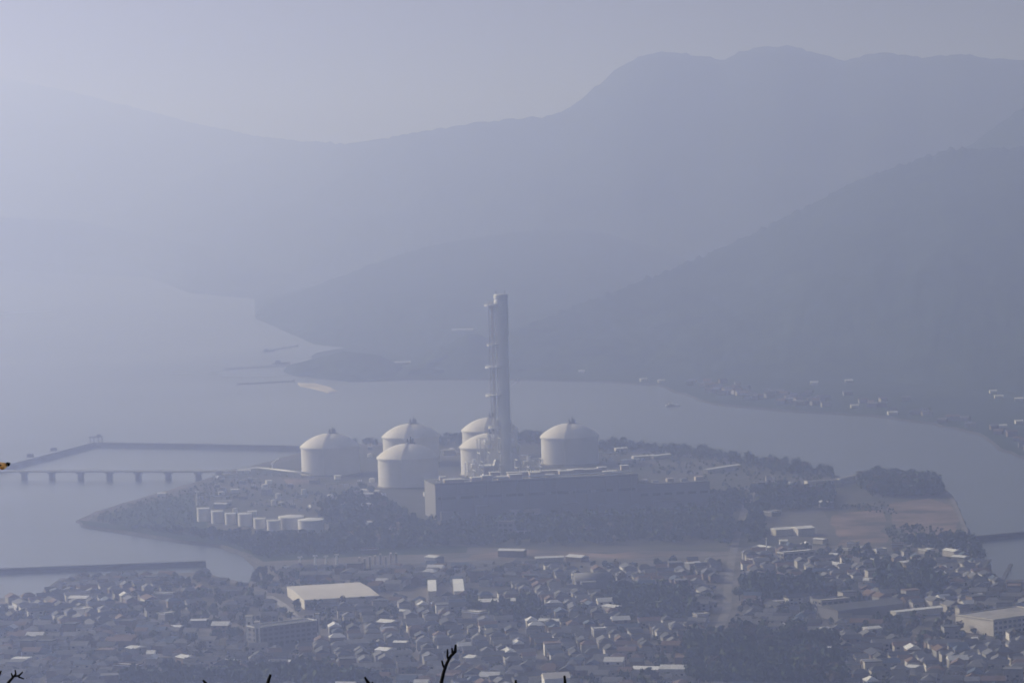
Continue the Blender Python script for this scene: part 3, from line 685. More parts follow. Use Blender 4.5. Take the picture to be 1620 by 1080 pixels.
# harbour ramps at the right edge
for (a, b2, lab) in (((1540, 925), (1566, 900), 'left one of two dark loading ramps at the right shore'), ((1583, 925), (1600, 908), 'right one of two dark loading ramps at the right shore')):
    p, q = G(*a, z=2.6), G(*b2, z=2.6); q.z = 11; o = thing('loading_ramp', lab, 'ramp', p)
    MB().bar((0, 0, 1), q - p, 3, 1.6).build('boom', M_dsteel, o)
    for k in (0.35, 0.65, 0.95):
        r_ = (q - p) * k; MB().bar((r_.x, r_.y, -0.1), (r_.x, r_.y, r_.z), 0.9).build('leg', M_dsteel, o)

# ------------------------------------------------------------------ far shore buildings
fs_labels = {}
for k, (px, py, l_, lab) in enumerate(((732, 522, 42, 'long white building alone on the slope left of the chimney top'), (632, 574, 40, 'long white building between the two far knolls'),
        (920, 588, 10, 'tiny white house at the hill foot right of the chimney'), (1018, 601, 11, 'bright white house where the right shore begins'), (1046, 603, 10, 'pale house just right of the first bright shore house'),
        (1250, 633, 9, 'brightest white house in the middle of the right hand coast'), (1288, 606, 12, 'white hall at the foot of the right ridge'), (1343, 603, 12, 'pale house right of the white hall below the ridge'),
        (1352, 643, 11, 'pale low house on the middle right shore'), (1412, 654, 13, 'pale low shed on the right shore'), (1571, 620, 10, 'upper pale house far right below the ridge'), (1580, 628, 12, 'lower pale house far right below the ridge'),
        (1612, 632, 12, 'pale house at the right edge below the ridge'), (1585, 675, 12, 'bright house on the far right shore'), (1612, 668, 10, 'pale house behind the bright house on the far right shore'))):
    p = on_terrain(px, py + 2); p.z -= 0.3
    block('far_house', lab, 'house', p, random.uniform(-0.2, 0.2), l_, 7, 4.0, WALLC[1], M_white, style='gable', rise=1.5, group='houses on the far shore')
LANDMARKS = [(525, 933, 'the cream warehouse'), (450, 1000, 'the four storey block'), (683, 924, 'the left narrow white hall'), (725, 922, 'the right narrow white hall'), (785, 950, 'the pale double roofed shop'),
             (940, 922, 'the barrel roofed hall'), (1560, 980, 'the cream office block'), (880, 1072, 'the white house at the bottom'), (1378, 968, 'the dark factory shed'), (1455, 972, 'the long white roofed shed'),
             (1264, 878, 'the long low building'), (1275, 838, 'the twin white sheds'), (1213, 868, 'the tall thin mast'), (1210, 1050, 'the bottom right dark wood'), (1232, 938, 'the middle right grove'), (1440, 925, 'the upper right grove'),
             (1150, 930, 'the pale straight road'), (710, 1045, 'the tall forked twig'), (427, 1070, 'the short dark twig tip'), (20, 1068, 'the corner twigs'), (180, 897, 'the near left breakwater'), (395, 915, 'the inlet tip'),
             (598, 885, 'the striped storage racks'), (1035, 960, 'the centre right grove'), (800, 972, 'the grove below the shop'), (1560, 905, 'the dark loading ramps'), (300, 1000, 'the left town middle'), (600, 1020, 'the town centre')]
ORD = 'first second third fourth fifth sixth seventh eighth ninth tenth eleventh twelfth thirteenth fourteenth fifteenth sixteenth seventeenth eighteenth nineteenth twentieth twenty-first twenty-second twenty-third twenty-fourth twenty-fifth twenty-sixth twenty-seventh twenty-eighth twenty-ninth thirtieth thirty-first thirty-second'.split()
def place_of(items, marks=None):
    """for each (x, y): which one it is, counted outwards from the landmark next to it"""
    buckets = {}; out = [None] * len(items)
    for i, (x, y) in enumerate(items):
        lx, ly, nm = min(marks or LANDMARKS, key=lambda l: math.hypot(x - l[0], 2.2 * (y - l[1])))
        dx, dy = x - lx, 2.2 * (y - ly); rel = ('right of' if dx > 0 else 'left of') if abs(dx) > abs(dy) else ('in front of' if dy > 0 else 'behind')
        buckets.setdefault((nm, rel), []).append((math.hypot(dx, dy), i))
    for (nm, rel), l in buckets.items():
        for k, (_, i) in enumerate(sorted(l)): out[i] = '%s %s %s' % (ORD[min(k, len(ORD) - 1)], rel, nm)
    return out
COAST = [(1018, 603, 'the bright first shore house'), (1110, 625, 'the low coast bend'), (1250, 633, 'the brightest coast house'), (1352, 644, 'the pale low shore house'), (1412, 655, 'the pale shore shed'), (1585, 675, 'the bright far right house'), (1288, 606, 'the white hall under the ridge')]
vill = []
for k in range(90):
    px = random.uniform(1092, 1640) if k > 40 else random.uniform(1095, 1300)
    lo = interp(px, [1092, 1240, 1380, 1550, 1640], [622, 643, 651, 680, 722]); vill.append((px, lo - abs(random.gauss(0, 10)) - 2))
for (px, py), pl_ in zip(vill, place_of(vill, COAST)):
    block('far_house', 'dim small village house, ' + pl_, 'house', G(px, py, 2.2), random.uniform(-0.5, 0.5), random.uniform(8, 14), 8, random.uniform(4, 6), random.choice([WALLC[0], WALLC[2], WALLC[2], WALLC[3]]), random.choice([ROOFC['grey'], ROOFC['dark'], ROOFC['brown']]), style='gable', rise=2.2, group='village houses on the right hand coast')
# ------------------------------------------------------------------ pale roofed buildings picked out by the sun in town
PALE = [(258, 947, 30), (122, 956, 28), (125, 974, 16), (12, 970, 20), (255, 982, 12), (205, 1033, 14), (198, 1066, 36), (277, 1000, 16), (315, 992, 26), (238, 1046, 12), (285, 1052, 14), (360, 1054, 16), (368, 1006, 18), (440, 1055, 34),
        (630, 974, 26), (607, 994, 22), (632, 1024, 20), (602, 1038, 18), (745, 980, 28), (868, 989, 32), (962, 970, 20), (950, 1007, 20), (740, 1053, 12), (680, 891, 16), (870, 891, 44), (808, 881, 40), (907, 888, 24), (585, 876, 26),
        (1185, 917, 25), (1318, 886, 12), (1316, 899, 16), (1395, 877, 16), (1391, 895, 17), (1438, 895, 17), (1485, 905, 25), (1487, 915, 18), (1373, 926, 15), (1515, 891, 20), (1113, 984, 18), (1230, 960, 22), (1255, 997, 12), (1385, 1003, 20),
        (1310, 1037, 14), (1378, 1057, 22), (1330, 1072, 20), (1440, 1067, 16), (1543, 1022, 8), (1100, 900, 18), (1500, 880, 18), (1020, 1066, 40), (1205, 872, 18), (1228, 816, 15), (1300, 803, 13), (1332, 876, 20), (1347, 868, 14), (1294, 860, 16), (1190, 893, 16), (1240, 862, 12), (1420, 868, 18), (1460, 876, 14)]
for (x, y, wpx), pl_ in zip(PALE, place_of([(a[0], a[1]) for a in PALE])):
    tl = random.uniform(-1.5, 1.0)
    block_px('pale_roofed_building', 'low building with a bright pale roof, ' + pl_, 'building', x - wpx / 2, y + tl, x + wpx / 2, y - tl, random.uniform(7, 12), random.uniform(3.5, 6), random.choice(WALLC), random.choice([M_white, ROOFC['pale'], ROOFC['pale']]),
             style=random.choice(['gable', 'gable', 'flat']), rise=random.uniform(0.8, 1.8), group='pale roofed buildings in town')
# ------------------------------------------------------------------ equipment scattered about the plant
PM = [(522, 735, 'the leftmost domed tank'), (645, 745, 'the nearest domed tank'), (420, 826, 'the small tank row'), (430, 745, 'the white pipeline'), (670, 795, 'the pale end wall'), (902, 722, 'the rightmost domed tank'), (380, 790, 'the left yard middle'), (1060, 745, 'the lower dark hall'), (1150, 760, 'the bare right yard'), (250, 800, 'the plant left tip'), (590, 810, 'the dark front trees')]
eq = []
while len(eq) < 60:
    r_ = random.random()
    x, y = (random.uniform(335, 620), random.uniform(752, 812)) if r_ < 0.55 else ((random.uniform(930, 1330), random.uniform(722, 775)) if r_ < 0.9 else (random.uniform(540, 740), random.uniform(705, 725)))
    p = G(x, y, 2.56)
    if inside(x, y, [(470, 700), (575, 700), (575, 762), (470, 762)]) or inside(x, y, [(590, 690), (700, 690), (700, 790), (590, 790)]) or inside(x, y, [(930, 722), (1140, 745), (1140, 830), (930, 830)]): continue
    if x > 930 and y < 700 + (x - 930) * 0.14 + 18: continue
    if any((p.x - k[0]) ** 2 + (p.y - k[1]) ** 2 < (k[2] + 3) ** 2 for k in KEEP): continue
    KEEP.append((p.x, p.y, 7)); eq.append((x, y, p))
for k, ((x, y, p), pl_) in enumerate(zip(eq, place_of([(e[0], e[1]) for e in eq], PM))):
    rz = random.choice([0.1, 0.1, 1.6, -0.3]) + random.gauss(0, 0.05)
    if k % 4 == 0:
        o = thing('pipe_rack', 'low pipe rack in the plant, ' + pl_, 'pipe rack', p, rz, 'pipe racks of the plant'); l_ = random.uniform(18, 38); fr = MB()
        for j in range(5):
            for yy in (-1.5, 1.5): fr.bar((-l_ / 2 + l_ * j / 4, yy, -0.1), (-l_ / 2 + l_ * j / 4, yy, 4), 0.4)
            fr.bar((-l_ / 2 + l_ * j / 4, -1.7, 3.9), (-l_ / 2 + l_ * j / 4, 1.7, 3.9), 0.4)
        fr.build('frame', M_steel, o)
        for yy in (-1.1, 0, 1.1): MB().tube([(-l_ / 2 - 1, yy, 4.5), (l_ / 2 + 1, yy, 4.5)], 0.42, 7).build('pipe', (M_lsteel, M_white, M_steel)[int(yy + 1.2) % 3], o, True)
    elif k % 4 == 1:
        o = thing('drum_tank', 'small pale drum tank in the plant, ' + pl_, 'tank', p, rz, 'drum tanks of the plant'); rr = random.uniform(2, 3.6); h = random.uniform(3, 6)
        MB().lathe((0, 0, 0), [(rr, -0.05), (rr, h)], 20, capt=False).build('wall', M_lsteel, o, True); MB().lathe((0, 0, h), [(rr + 0.1, -0.1), (rr + 0.1, 0.1), (0.2, rr * 0.3)], 20).build('roof', M_tank, o)
    elif k % 4 == 2:
        block('equipment_shed', 'grey equipment shed in the plant, ' + pl_, 'shed', p, rz, random.uniform(8, 18), random.uniform(6, 9), random.uniform(3.5, 7), random.choice([M_school_, WALLC[2], WALLC[0]]), random.choice([ROOFC['grey'], M_conc, ROOFC['pale']]), style=random.choice(['flat', 'gable']), rise=1.2, group='equipment sheds of the plant')
    else:
        o = thing('transformer', 'dark transformer with bushings in the plant, ' + pl_, 'transformer', p, rz, 'transformers of the plant')
        MB().box((0, 0, -0.05), (6, 4, 3.6)).build('tank', M_steel, o); MB().box((0, -2.6, 0.4), (5, 1, 2.6)).build('radiator', M_dsteel, o)
        for xx in (-2, 0, 2): MB().lathe((xx, 0, 3.55), [(0.35, 0), (0.25, 1.8)], 8).build('bushing', M_white, o)
# ------------------------------------------------------------------ vegetation
def leafy(n, rx, rz, cz, size, seed, lumps=7):
    r = np.random.default_rng(seed)
    cen = r.normal(size=(lumps, 3)); cen /= np.linalg.norm(cen, axis=1)[:, None]; cen *= np.array([rx * 0.55, rx * 0.55, rz * 0.5]) * r.uniform(0.5, 1.1, (lumps, 1)); cen[:, 2] += cz
    rad = r.uniform(0.4, 0.62, lumps)
    k = r.integers(0, lumps, n); d = r.normal(size=(n, 3)); d /= np.linalg.norm(d, axis=1)[:, None]
    c = cen[k] + d * (rad[k] * r.uniform(0.75, 1.05, n))[:, None] * np.array([rx, rx, rz])
    nn = d + r.normal(size=(n, 3)) * 0.5; nn /= np.linalg.norm(nn, axis=1)[:, None]
    a = np.cross(nn, r.normal(size=(n, 3))); a /= np.linalg.norm(a, axis=1)[:, None]; b_ = np.cross(nn, a)
    s_ = size * r.uniform(0.6, 1.3, (n, 1)); s2 = s_ * r.uniform(0.5, 0.9, (n, 1))
    v = np.stack([c - a * s_, c - b_ * s2, c + a * s_, c + b_ * s2], 1).reshape(-1, 3)
    return v
def quads_mesh(name, v, m):
    nq = len(v) // 4; me = bpy.data.meshes.new(name)
    me.vertices.add(len(v)); me.vertices.foreach_set('co', v.astype(np.float32).ravel())
    me.loops.add(len(v)); me.loops.foreach_set('vertex_index', np.arange(len(v), dtype=np.int32))
    me.polygons.add(nq); me.polygons.foreach_set('loop_start', np.arange(0, len(v), 4, dtype=np.int32))
    me.materials.append(m); me.update(calc_edges=True); return me
LM = [M_leaf1, M_leaf2, M_leaf3, M_leaf1]
crowns = [quads_mesh('crown', leafy(420, 5.0, 4.6, 7.2, 0.75, 100 + k, 8), LM[k]) for k in range(4)]
def trunk_mesh(seed):
    r = random.Random(seed); mb = MB(); mb.tube([(0, 0, -0.3), (0.1, 0.05, 2), (0.15, -0.1, 5), (0.1, 0, 8.5)], [0.5, 0.36, 0.26, 0.08], 7)
    for k in range(5):
        a = r.uniform(0, 6.28); z = r.uniform(3, 6); mb.tube([(0.1, 0, z), (1.3 * math.cos(a), 1.3 * math.sin(a), z + 1.2), (2.8 * math.cos(a), 2.8 * math.sin(a), z + 2.6)], [0.2, 0.13, 0.05], 5)
    return mb.mesh('trunk', M_bark)
trunks = [trunk_mesh(k) for k in range(3)]
def tree(p, s, label, group, k):
    o = thing('tree', label, 'tree', p, random.uniform(0, 6.28), group); o.scale = (s * random.uniform(0.9, 1.15), s * random.uniform(0.9, 1.15), s)
    link('trunk', trunks[k % 3], o); link('crown', crowns[k % 4], o)
protos = [leafy(34, 4.6, 4.2, 5.2, 1.9, 200 + k, 5) for k in range(8)]
def poly_px_points(poly, n):
    """n random ground points whose pixels fall inside a pixel polygon, evenly over the ground"""
    xs = [p[0] for p in poly]; ys = [p[1] for p in poly]; out = []
    ymin, ymax = min(ys), max(ys); tries = 0
    while len(out) < n and tries < n * 40:
        tries += 1
        iy = random.uniform(1 / (ymax - 262), 1 / (ymin - 262)); y = 262 + 1 / iy
        x = random.uniform(min(xs), max(xs)); ins = False
        for i in range(len(poly)):
            (x1, y1), (x2, y2) = poly[i], poly[i - 1]
            if (y1 > y) != (y2 > y) and x < (x2 - x1) * (y - y1) / (y2 - y1) + x1: ins = not ins
        if ins: out.append((x, y))
    return out
belts = {  # polygon, stuff count, individual count, size, description
    'back': ([(555, 706), (640, 700), (735, 694), (820, 693), (950, 703), (1100, 718), (1200, 731), (1310, 751), (1352, 763), (1340, 768), (1200, 741), (1100, 726), (950, 712), (820, 702), (640, 710)], 420, 60, 1.0, 'tree in the dark belt along the plant far shore', 'trees along the plant far shore'),
    'wood': ([(1356, 768), (1385, 763), (1440, 764), (1478, 771), (1492, 784), (1440, 788), (1380, 786)], 260, 40, 1.35, 'tall tree of the dark wood at the right end of the plant', 'trees of the wood at the right end'),
    'front': ([(500, 800), (600, 792), (660, 826), (690, 834), (800, 836), (1140, 822), (1150, 858), (960, 862), (740, 864), (540, 876), (420, 876), (400, 862), (520, 850)], 900, 40, 1.0, 'tree in the belt between the long hall and the town', 'trees between the hall and the town'),
    'left': ([(140, 822), (200, 800), (300, 772), (345, 760), (330, 800), (300, 846), (210, 836)], 700, 0, 0.26, '', ''),
    'leftrow': ([(200, 836), (300, 840), (420, 846), (520, 846), (560, 876), (416, 884), (352, 857), (210, 838)], 420, 0, 0.6, '', ''),
    'roadside': ([(1120, 790), (1230, 775), (1320, 782), (1310, 806), (1205, 812), (1212, 860), (1140, 866)], 420, 20, 1.1, 'tree by the road behind the right part of town', 'trees by the road behind town'),
    'shorewood': ([(1420, 852), (1540, 852), (1560, 890), (1440, 868)], 120, 0, 0.8, '', ''),
    'darkwood': ([(1085, 1010), (1150, 1002), (1250, 1010), (1330, 1020), (1340, 1095), (1085, 1095)], 430, 50, 1.05, 'tree of the dark wood at the bottom right of town', 'trees of the dark wood at the bottom right'),
    'bottomleft': ([(200, 1078), (300, 1068), (560, 1068), (620, 1095), (180, 1095)], 160, 0, 1.2, '', ''),
    'grove': ([(1165, 925), (1300, 925), (1300, 952), (1180, 952)], 160, 0, 1.1, '', ''),
    'grove2': ([(1380, 900), (1480, 905), (1500, 950), (1390, 945)], 160, 0, 1.1, '', ''),
    'grove3': ([(740, 955), (850, 958), (860, 985), (750, 985)], 130, 0, 1.0, '', ''),
    'grove4': ([(960, 935), (1090, 935), (1100, 985), (980, 985)], 200, 0, 1.0, '', ''),
    'yardscrub': ([(340, 760), (470, 770), (560, 776), (560, 812), (520, 820), (340, 800)], 150, 0, 0.4, '', ''),
    'backscrub': ([(940, 712), (1100, 722), (1320, 755), (1320, 790), (1150, 790), (1140, 770), (960, 738)], 260, 0, 0.45, '', ''),
    'dirtscrub': ([(1325, 800), (1400, 796), (1420, 815), (1330, 808)], 60, 0, 0.3, '', ''),
    'dirtscrub2': ([(1400, 835), (1470, 832), (1530, 850), (1410, 862)], 110, 0, 0.35, '', ''),
    'hallfront': ([(695, 826), (1140, 808), (1150, 836), (700, 846)], 200, 0, 1.0, '', ''),
    'tankyard': ([(520, 790), (580, 770), (600, 800), (560, 812)], 60, 0, 0.8, '', ''),
}
stuffv = {0: [], 1: [], 2: []}
def clump(p, s, mi):
    v = protos[random.randrange(8)]; a = random.uniform(0, 6.28); ca, sa = math.cos(a), math.sin(a)
    q = np.empty_like(v); q[:, 0] = (v[:, 0] * ca - v[:, 1] * sa) * s + p.x; q[:, 1] = (v[:, 0] * sa + v[:, 1] * ca) * s + p.y; q[:, 2] = v[:, 2] * s * random.uniform(0.85, 1.3) + p.z
    stuffv[mi].append(q)
def clear(p, pad=0):
    return all((p.x - k[0]) ** 2 + (p.y - k[1]) ** 2 > (k[2] + pad) ** 2 for k in KEEP)
for key, (poly, ns, ni, s, lab, grp) in belts.items():
    for x, y in poly_px_points(poly, ns):
        p = G(x, y, 2.5)
        if clear(p): clump(p, s * random.uniform(0.7, 1.25), random.choice([0, 0, 0, 1, 1]))
    for k, (x, y) in enumerate(poly_px_points(poly, ni)):
        p = G(x, y, 2.5)
        if clear(p): tree(p, s * random.uniform(0.9, 1.3), lab, grp, k)

# ------------------------------------------------------------------ the town: houses
def house_meshes(kind, roof, wall):
    L, W, H, rise = kind[:4]
    wm = MB().box((0, 0, 0), (L, W, H)).mesh('wall', wall)
    if kind[4] == 'hip':
        hx, hy = L / 2 + 0.7, W / 2 + 0.7; rx = hx - hy * 0.8
        rm = MB().add([(-hx, -hy, H), (hx, -hy, H), (hx, hy, H), (-hx, hy, H), (-rx, 0, H + rise), (rx, 0, H + rise)], [(0, 1, 5, 4), (2, 3, 4, 5), (0, 4, 3), (1, 2, 5), (3, 2, 1, 0)]).mesh('roof', roof)
    elif kind[4] == 'gable':
        hx, hy = L / 2 + 0.6, W / 2 + 0.7
        rm = MB().add([(-hx, -hy, H), (hx, -hy, H), (hx, hy, H), (-hx, hy, H), (-hx, 0, H + rise), (hx, 0, H + rise)], [(0, 1, 5, 4), (2, 3, 4, 5), (0, 4, 3), (1, 2, 5), (3, 2, 1, 0)]).mesh('roof', roof)
    else:
        rm = MB().box((0, 0, H), (L + 0.4, W + 0.4, 0.7)).mesh('roof', roof)
    gm = MB()
    for fl in range(max(1, int(H / 2.9))):
        for x in (-0.3, 0.25): gm.box((L * x, -W / 2 - 0.04, 0.9 + 2.8 * fl), (1.9, 0.1, 1.3))
    return wm, rm, gm
KINDS = [(11, 8, 5.6, 2.6, 'hip'), (13, 9, 5.8, 2.6, 'gable'), (9, 7.5, 5.4, 2.4, 'gable'), (16, 9, 4.2, 2.4, 'gable'), (12, 10, 8.5, 0, 'flat'), (20, 11, 5.5, 2.2, 'gable')]
LIB = {}
def lib(ki, rc, wi):
    if (ki, rc, wi) not in LIB: LIB[(ki, rc, wi)] = house_meshes(KINDS[ki], ROOFC[rc], WALLC[wi])
    return LIB[(ki, rc, wi)]
ZONES = [(lambda x, y: x < 420 and y < 1000, 'in the left town quarter by the bay'), (lambda x, y: x < 560, 'in the bottom left of town'), (lambda x, y: x < 860 and y < 985, 'around the two narrow white halls'),
         (lambda x, y: x < 1000, 'in the bottom middle of town'), (lambda x, y: y < 930 and x > 1180, 'below the bare dirt fields at right'), (lambda x, y: x > 1300, 'around the factory sheds at right'), (lambda x, y: True, 'beside the pale road at centre right')]
town_poly = [(-120, 962), (60, 950), (110, 920), (330, 912), (392, 930), (412, 905), (560, 902), (1140, 892), (1200, 868), (1400, 872), (1540, 880), (1580, 926), (1740, 945), (1740, 1110), (-120, 1110)]
dark = [belts[k][0] for k in ('darkwood', 'grove', 'grove2', 'grove3', 'grove4', 'bottomleft')]
placed = []; cell = {}
def free(p, r):
    cx, cy = int(p.x // 25), int(p.y // 25)
    for i in (-1, 0, 1):
        for j in (-1, 0, 1):
            for q, rr in cell.get((cx + i, cy + j), ()):
                if (p.x - q.x) ** 2 + (p.y - q.y) ** 2 < ((r + rr) * 0.92) ** 2: return False
    return True
cands = []
def px_of(p):
    q = ROT.transposed() @ (Vector(p) - CAM); return 810 + F * q.x / -q.z, 540 - F * q.y / -q.z
spots = []
for gi in range(-50, 51):
    for gj in range(-40, 62):
        for dist_ in (0, 1, 2):
            th = (0.10, -0.22, 0.34)[dist_]; gx, gy = gi * 13.5 + 7 * (gi // 6), gj * 11.0 + 6.5 * (gj // 2)
            x_, y_ = gx * math.cos(th) - gy * math.sin(th), gx * math.sin(th) + gy * math.cos(th) + 2500
            if not 2080 < y_ < 2960 or abs(x_) > 560: continue
            dn = noise.noise(Vector((x_ * 0.0035, y_ * 0.0035, 5.5)))
            if (0 if dn < -0.12 else (1 if dn < 0.14 else 2)) == dist_: spots.append((Vector((x_ + random.gauss(0, 0.9), y_ + random.gauss(0, 0.9), 2.5)), th))
random.shuffle(spots)
for p, th in spots:
    x, y = px_of(p)
    if not inside(x, y, town_poly) or any(inside(x, y, d_) for d_ in dark): continue
    ki = random.choices(range(6), (6, 5, 6, 2, 1, 1))[0]; r = max(KINDS[ki][0], KINDS[ki][1]) / 2 + 0.4
    if not clear(p, r * 0.7) or not free(p, r): continue
    dens = noise.noise(Vector((p.x * 0.006, p.y * 0.006, 1.7)))
    if dens < -0.12 and random.random() < 0.8: continue
    if random.random() < 0.06: continue
    cell.setdefault((int(p.x // 25), int(p.y // 25)), []).append((p, r))
    rc = random.choices(['grey', 'dark', 'brown', 'blue', 'pale'], (36, 40, 14, 6, 4))[0]
    wi = random.choices(range(4), (4, 3, 3, 3))[0]
    turn = th + random.choice([0, math.pi / 2, 0]) + random.gauss(0, 0.03)
    cands.append((p, ki, rc, wi, turn, x, y))
cands.sort(key=lambda c: -KINDS[c[1]][0] * (1.6 if c[2] == 'pale' else 1.0) * F / c[0].y * (1.0 if -20 < c[5] < 1640 and c[6] < 1085 else 0.01))
PLACES = place_of([(c[5], c[6]) for c in cands[:300]])
rest = {}
for i, (p, ki, rc, wi, turn, x, y) in enumerate(cands):
    wm, rm, gm = lib(ki, rc, wi)
    if i < 300:
        zone = next(z for f_, z in ZONES if f_(x, y))
        shape = {'hip': 'hipped', 'gable': 'gabled', 'flat': 'flat'}[KINDS[ki][4]]
        lab = '%s %s roofed %s house, %s' % ({'grey': 'grey', 'dark': 'dark', 'brown': 'brown', 'blue': 'blue', 'pale': 'pale'}[rc], shape, ['small', 'wide', 'small', 'long', 'boxy', 'large'][ki], PLACES[i])
        o = thing('house', lab, 'house', p, turn, 'houses %s' % zone)
        link('wall', wm, o); ro = link('roof', rm, o)
        gname = ('win', ki)
        if gname not in LIB: LIB[gname] = MB().box((0, 0, 0), (1.9, 0.1, 1.3)).mesh('window', M_glass)
        L, W, H = KINDS[ki][:3]
        for fl in range(max(1, int(H / 2.9))):
            for xx in (-0.3, 0.25): link('window', LIB[gname], o, (L * xx, -W / 2 - 0.04, 0.9 + 2.8 * fl))
    else:
        for me in (wm, rm):
            mname = me.materials[0].name; mb = rest.setdefault(mname, MB()); ca, sa = math.cos(turn), math.sin(turn)
            mb.add([(v.co.x * ca - v.co.y * sa + p.x, v.co.x * sa + v.co.y * ca + p.y, v.co.z + p.z) for v in me.vertices], [tuple(f_.vertices) for f_ in me.polygons])
# the remaining houses: one mesh with several materials
if rest:
    allm = MB(); midx = []; names = list(rest)
    for k, nme in enumerate(names):
        allm.add(rest[nme].v, rest[nme].f); midx += [k] * len(rest[nme].f)
    me = bpy.data.meshes.new('town_houses'); me.from_pydata(allm.v, [], allm.f)
    for nme in names: me.materials.append(bpy.data.materials[nme])
    me.polygons.foreach_set('material_index', midx); me.update()
    tag(link('town_houses', me), 'mass of further small houses filling the gaps in the town', 'houses', kind='stuff')
print('houses', len(cands))
# garden trees between the houses
for x, y in poly_px_points(town_poly, 3800):
    p = G(x, y, 2.5)
    if clear(p) and free(p, 1.5): clump(p, random.uniform(0.3, 0.8) * (1.25 if noise.noise(Vector((p.x * 0.006, p.y * 0.006, 1.7))) < -0.12 else 0.8), random.choice([0, 0, 1, 2]))
gt = [(x, y) for x, y in poly_px_points([(0, 960), (400, 935), (560, 905), (1140, 895), (1500, 880), (1600, 950), (1600, 1080), (0, 1080)], 200) if clear(G(x, y, 2.5)) and free(G(x, y, 2.5), 3)]
for k, ((x, y), pl_) in enumerate(zip(gt, place_of(gt))):
    zone = next(z for f_, z in ZONES if f_(x, y)); tree(G(x, y, 2.5), random.uniform(0.6, 1.0), 'leafy garden tree between houses, ' + pl_, 'garden trees ' + zone, k)
for mi, nm, lab in ((0, 'woodland', 'dark massed woodland of the plant belts and town groves'), (1, 'woodland', 'mid green massed bushes among town and plant'), (2, 'shrubbery', 'brownish massed garden shrubs in the town')):
    if stuffv[mi]:
        tag(link(nm, quads_mesh(nm, np.concatenate(stuffv[mi]), LM[mi])), lab, 'trees', kind='stuff')

# ------------------------------------------------------------------ foreground twigs on the viewpoint hill
def shrub(label, name, stems, dist, leaf=None):
    """stems: lists of (px, py, radius in mm) from the tip downwards; each stem runs on down to the ground"""
    foots = [P(s_[0][-1][0], 1500, dist) for s_ in stems]
    gx = sum(f_.x for f_ in foots) / len(foots); gy = dist
    h = VB.ray_cast(Vector((gx, gy, 500)), Vector((0, 0, -1))); gz = h[0].z
    o = thing(name, label, 'shrub', (gx, gy, gz - 0.05))
    MB().tube([(0, 0, -0.2), (0.02, 0.02, 0.25), (0.0, 0.03, 0.6)], [0.05, 0.04, 0.032], 9).build('trunk', M_twig, o)
    top = Vector((0, 0.03, 0.6))
    for main, sides in stems:
        pts = [P(px, py, dist) - o.location for px, py, r in main]; rad = [r / 1000 for px, py, r in main]
        low = pts[-1]
        pts += [low.lerp(top, 0.5) + Vector((0.02, 0.02, -0.05)), top]; rad += [rad[-1] * 1.5, rad[-1] * 2.2]
        br = MB().tube(pts, rad, 8).build('branch', M_twig, o, True)
        for sd_ in sides:
            MB().tube([P(px, py, dist) - o.location for px, py, r in sd_], [r / 1000 for px, py, r in sd_], 7).build('twig', M_twig, br, True)
    return o
D0 = 8.0
shrub('dark forked bare twig rising highest above the bottom edge', 'bare_shrub', [([(721, 1019, 2.6), (720, 1030, 4.4), (713, 1037, 3.8), (707, 1048, 4.2), (702, 1062, 4.4), (698, 1080, 5.0), (690, 1130, 5.5)],
      [[(708, 1026, 2.2), (708, 1038, 3.0), (710, 1043, 3.4)], [(699, 1044, 2.2), (701, 1052, 2.8), (704, 1057, 3.2)], [(715, 1024, 2.0), (716, 1032, 3.2)]]),
      ([(577, 1070, 2.5), (581, 1077, 4.0), (587, 1084, 4.4), (600, 1130, 5.0)], [[(590, 1078, 2), (586, 1083, 3)]])], D0)
shrub('two short dark twig tips at the bottom left of centre', 'bare_shrub', [([(428, 1066, 3.2), (425, 1075, 4.6), (421, 1090, 5.0), (410, 1130, 5.5)], []), ([(321, 1075, 2.6), (326, 1081, 4.4), (334, 1092, 4.6), (350, 1130, 5)], [])], D0 + 0.4)
shrub('two dark twig tips just under the white house at the bottom', 'bare_shrub', [([(893, 1068, 3.0), (894, 1080, 4.0), (896, 1100, 4.6), (890, 1140, 5.0)], []), ([(816, 1075, 2.6), (816, 1082, 4.2), (822, 1110, 4.8), (840, 1140, 5.0)], [])], D0 + 0.2)
shrub('ragged dark twigs crossing the bottom left corner', 'bare_shrub', [([(36, 1062, 2), (30, 1068, 3), (22, 1069, 3.2), (14, 1078, 4), (4, 1092, 4.5), (-10, 1130, 5)],
      [[(24, 1059, 1.8), (25, 1065, 2.6), (22, 1069, 2.8)], [(38, 1073, 1.8), (29, 1070, 2.6)], [(18, 1064, 1.8), (20, 1070, 2.6)]]),
      ([(2, 1060, 2), (0, 1064, 3), (-6, 1080, 4), (-20, 1130, 5)], [])], D0 + 0.6)
o = shrub('bush outside the left edge holding one dry orange leaf into view', 'bare_shrub', [([(2, 735, 2.2), (-18, 742, 3.0), (-50, 775, 4.0), (-90, 860, 5.0), (-120, 1000, 6.0), (-130, 1150, 7.0)],
      [[(-30, 700, 2.0), (-38, 735, 2.6), (-45, 768, 3.2)], [(-100, 820, 2.0), (-95, 850, 3.0), (-92, 864, 3.5)]])], D0)
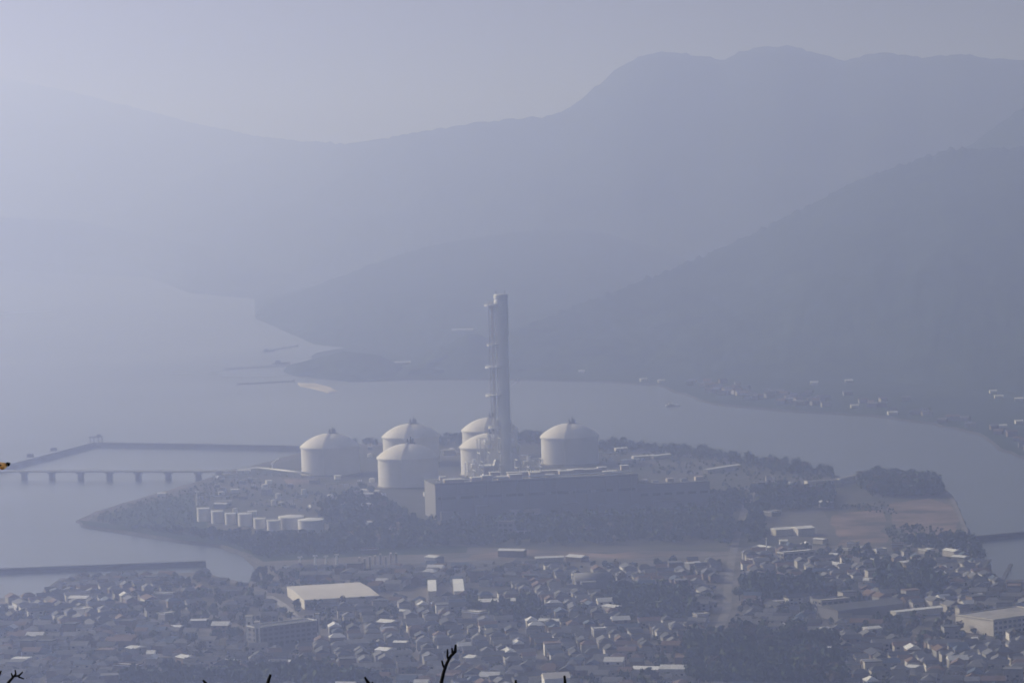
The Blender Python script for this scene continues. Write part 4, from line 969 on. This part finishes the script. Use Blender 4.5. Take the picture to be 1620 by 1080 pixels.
def leafpart(cx, cy, wpx, hpx, m, nm):
    k = D0 / F; n = 10; v = []; f = []
    for i in range(n + 1):
        u_ = i / n; wid = hpx * k * math.sin(math.pi * min(0.999, u_ * 0.96 + 0.02)) ** 0.8 / 2
        c = P(cx - wpx / 2 + wpx * u_, cy + 1.5 * math.sin(u_ * 3), D0) - o.location
        for s_ in (-1, 0, 1): v.append((c.x, c.y - 0.004 * abs(s_), c.z + wid * s_))
    for i in range(n):
        for s_ in (0, 1): f.append((i * 3 + s_, (i + 1) * 3 + s_, (i + 1) * 3 + s_ + 1, i * 3 + s_ + 1))
    me_o = MB().add(v, f).build(nm, m, o, True); md = me_o.modifiers.new('thick', 'SOLIDIFY'); md.thickness = 0.0015
    return me_o
ml = M_orange.node_tree; tr = ml.nodes.new('ShaderNodeBsdfTranslucent'); mx = ml.nodes.new('ShaderNodeMixShader'); mx.inputs[0].default_value = 0.55
src = ml.nodes['Principled BSDF'].inputs['Base Color'].links[0].from_socket
ml.links.new(src, tr.inputs['Color']); ml.links.new(ml.nodes['Principled BSDF'].outputs[0], mx.inputs[1]); ml.links.new(tr.outputs[0], mx.inputs[2]); ml.links.new(mx.outputs[0], ml.nodes['Material Output'].inputs['Surface'])
leafpart(4, 735, 16, 11, M_orange, 'leaf')['label'] = 'dry orange leaf'
leafpart(13, 732.5, 6, 5, M_twig, 'leaf_bud')

# ------------------------------------------------------------------ haze
hz = MB(); top = max(max(tops), CAM.z + 5) + 25
hz.box((0, (SY0 + SY1) / 2, -6), (2 * SX + 400, SY1 - SY0 + 400, top + 6))
mh = bpy.data.materials.new('haze'); mh.use_nodes = True; t = mh.node_tree
t.nodes.remove(t.nodes['Principled BSDF']); pvn = t.nodes.new('ShaderNodeVolumePrincipled')
pvn.inputs['Density'].default_value = HAZE_DENSITY; pvn.inputs['Color'].default_value = (*HAZE_COLOR, 1); pvn.inputs['Absorption Color'].default_value = (HAZE_ABSORB, HAZE_ABSORB, HAZE_ABSORB, 1)
pvn.inputs['Anisotropy'].default_value = HAZE_ANISO; pvn.inputs['Density Attribute'].default_value = ''
pvn.inputs['Temperature Attribute'].default_value = ''; pvn.inputs['Color Attribute'].default_value = ''
t.links.new(pvn.outputs[0], t.nodes['Material Output'].inputs['Volume'])
hzo = hz.build('haze', mh); tag(hzo, kind='stuff')
print('haze top', top)
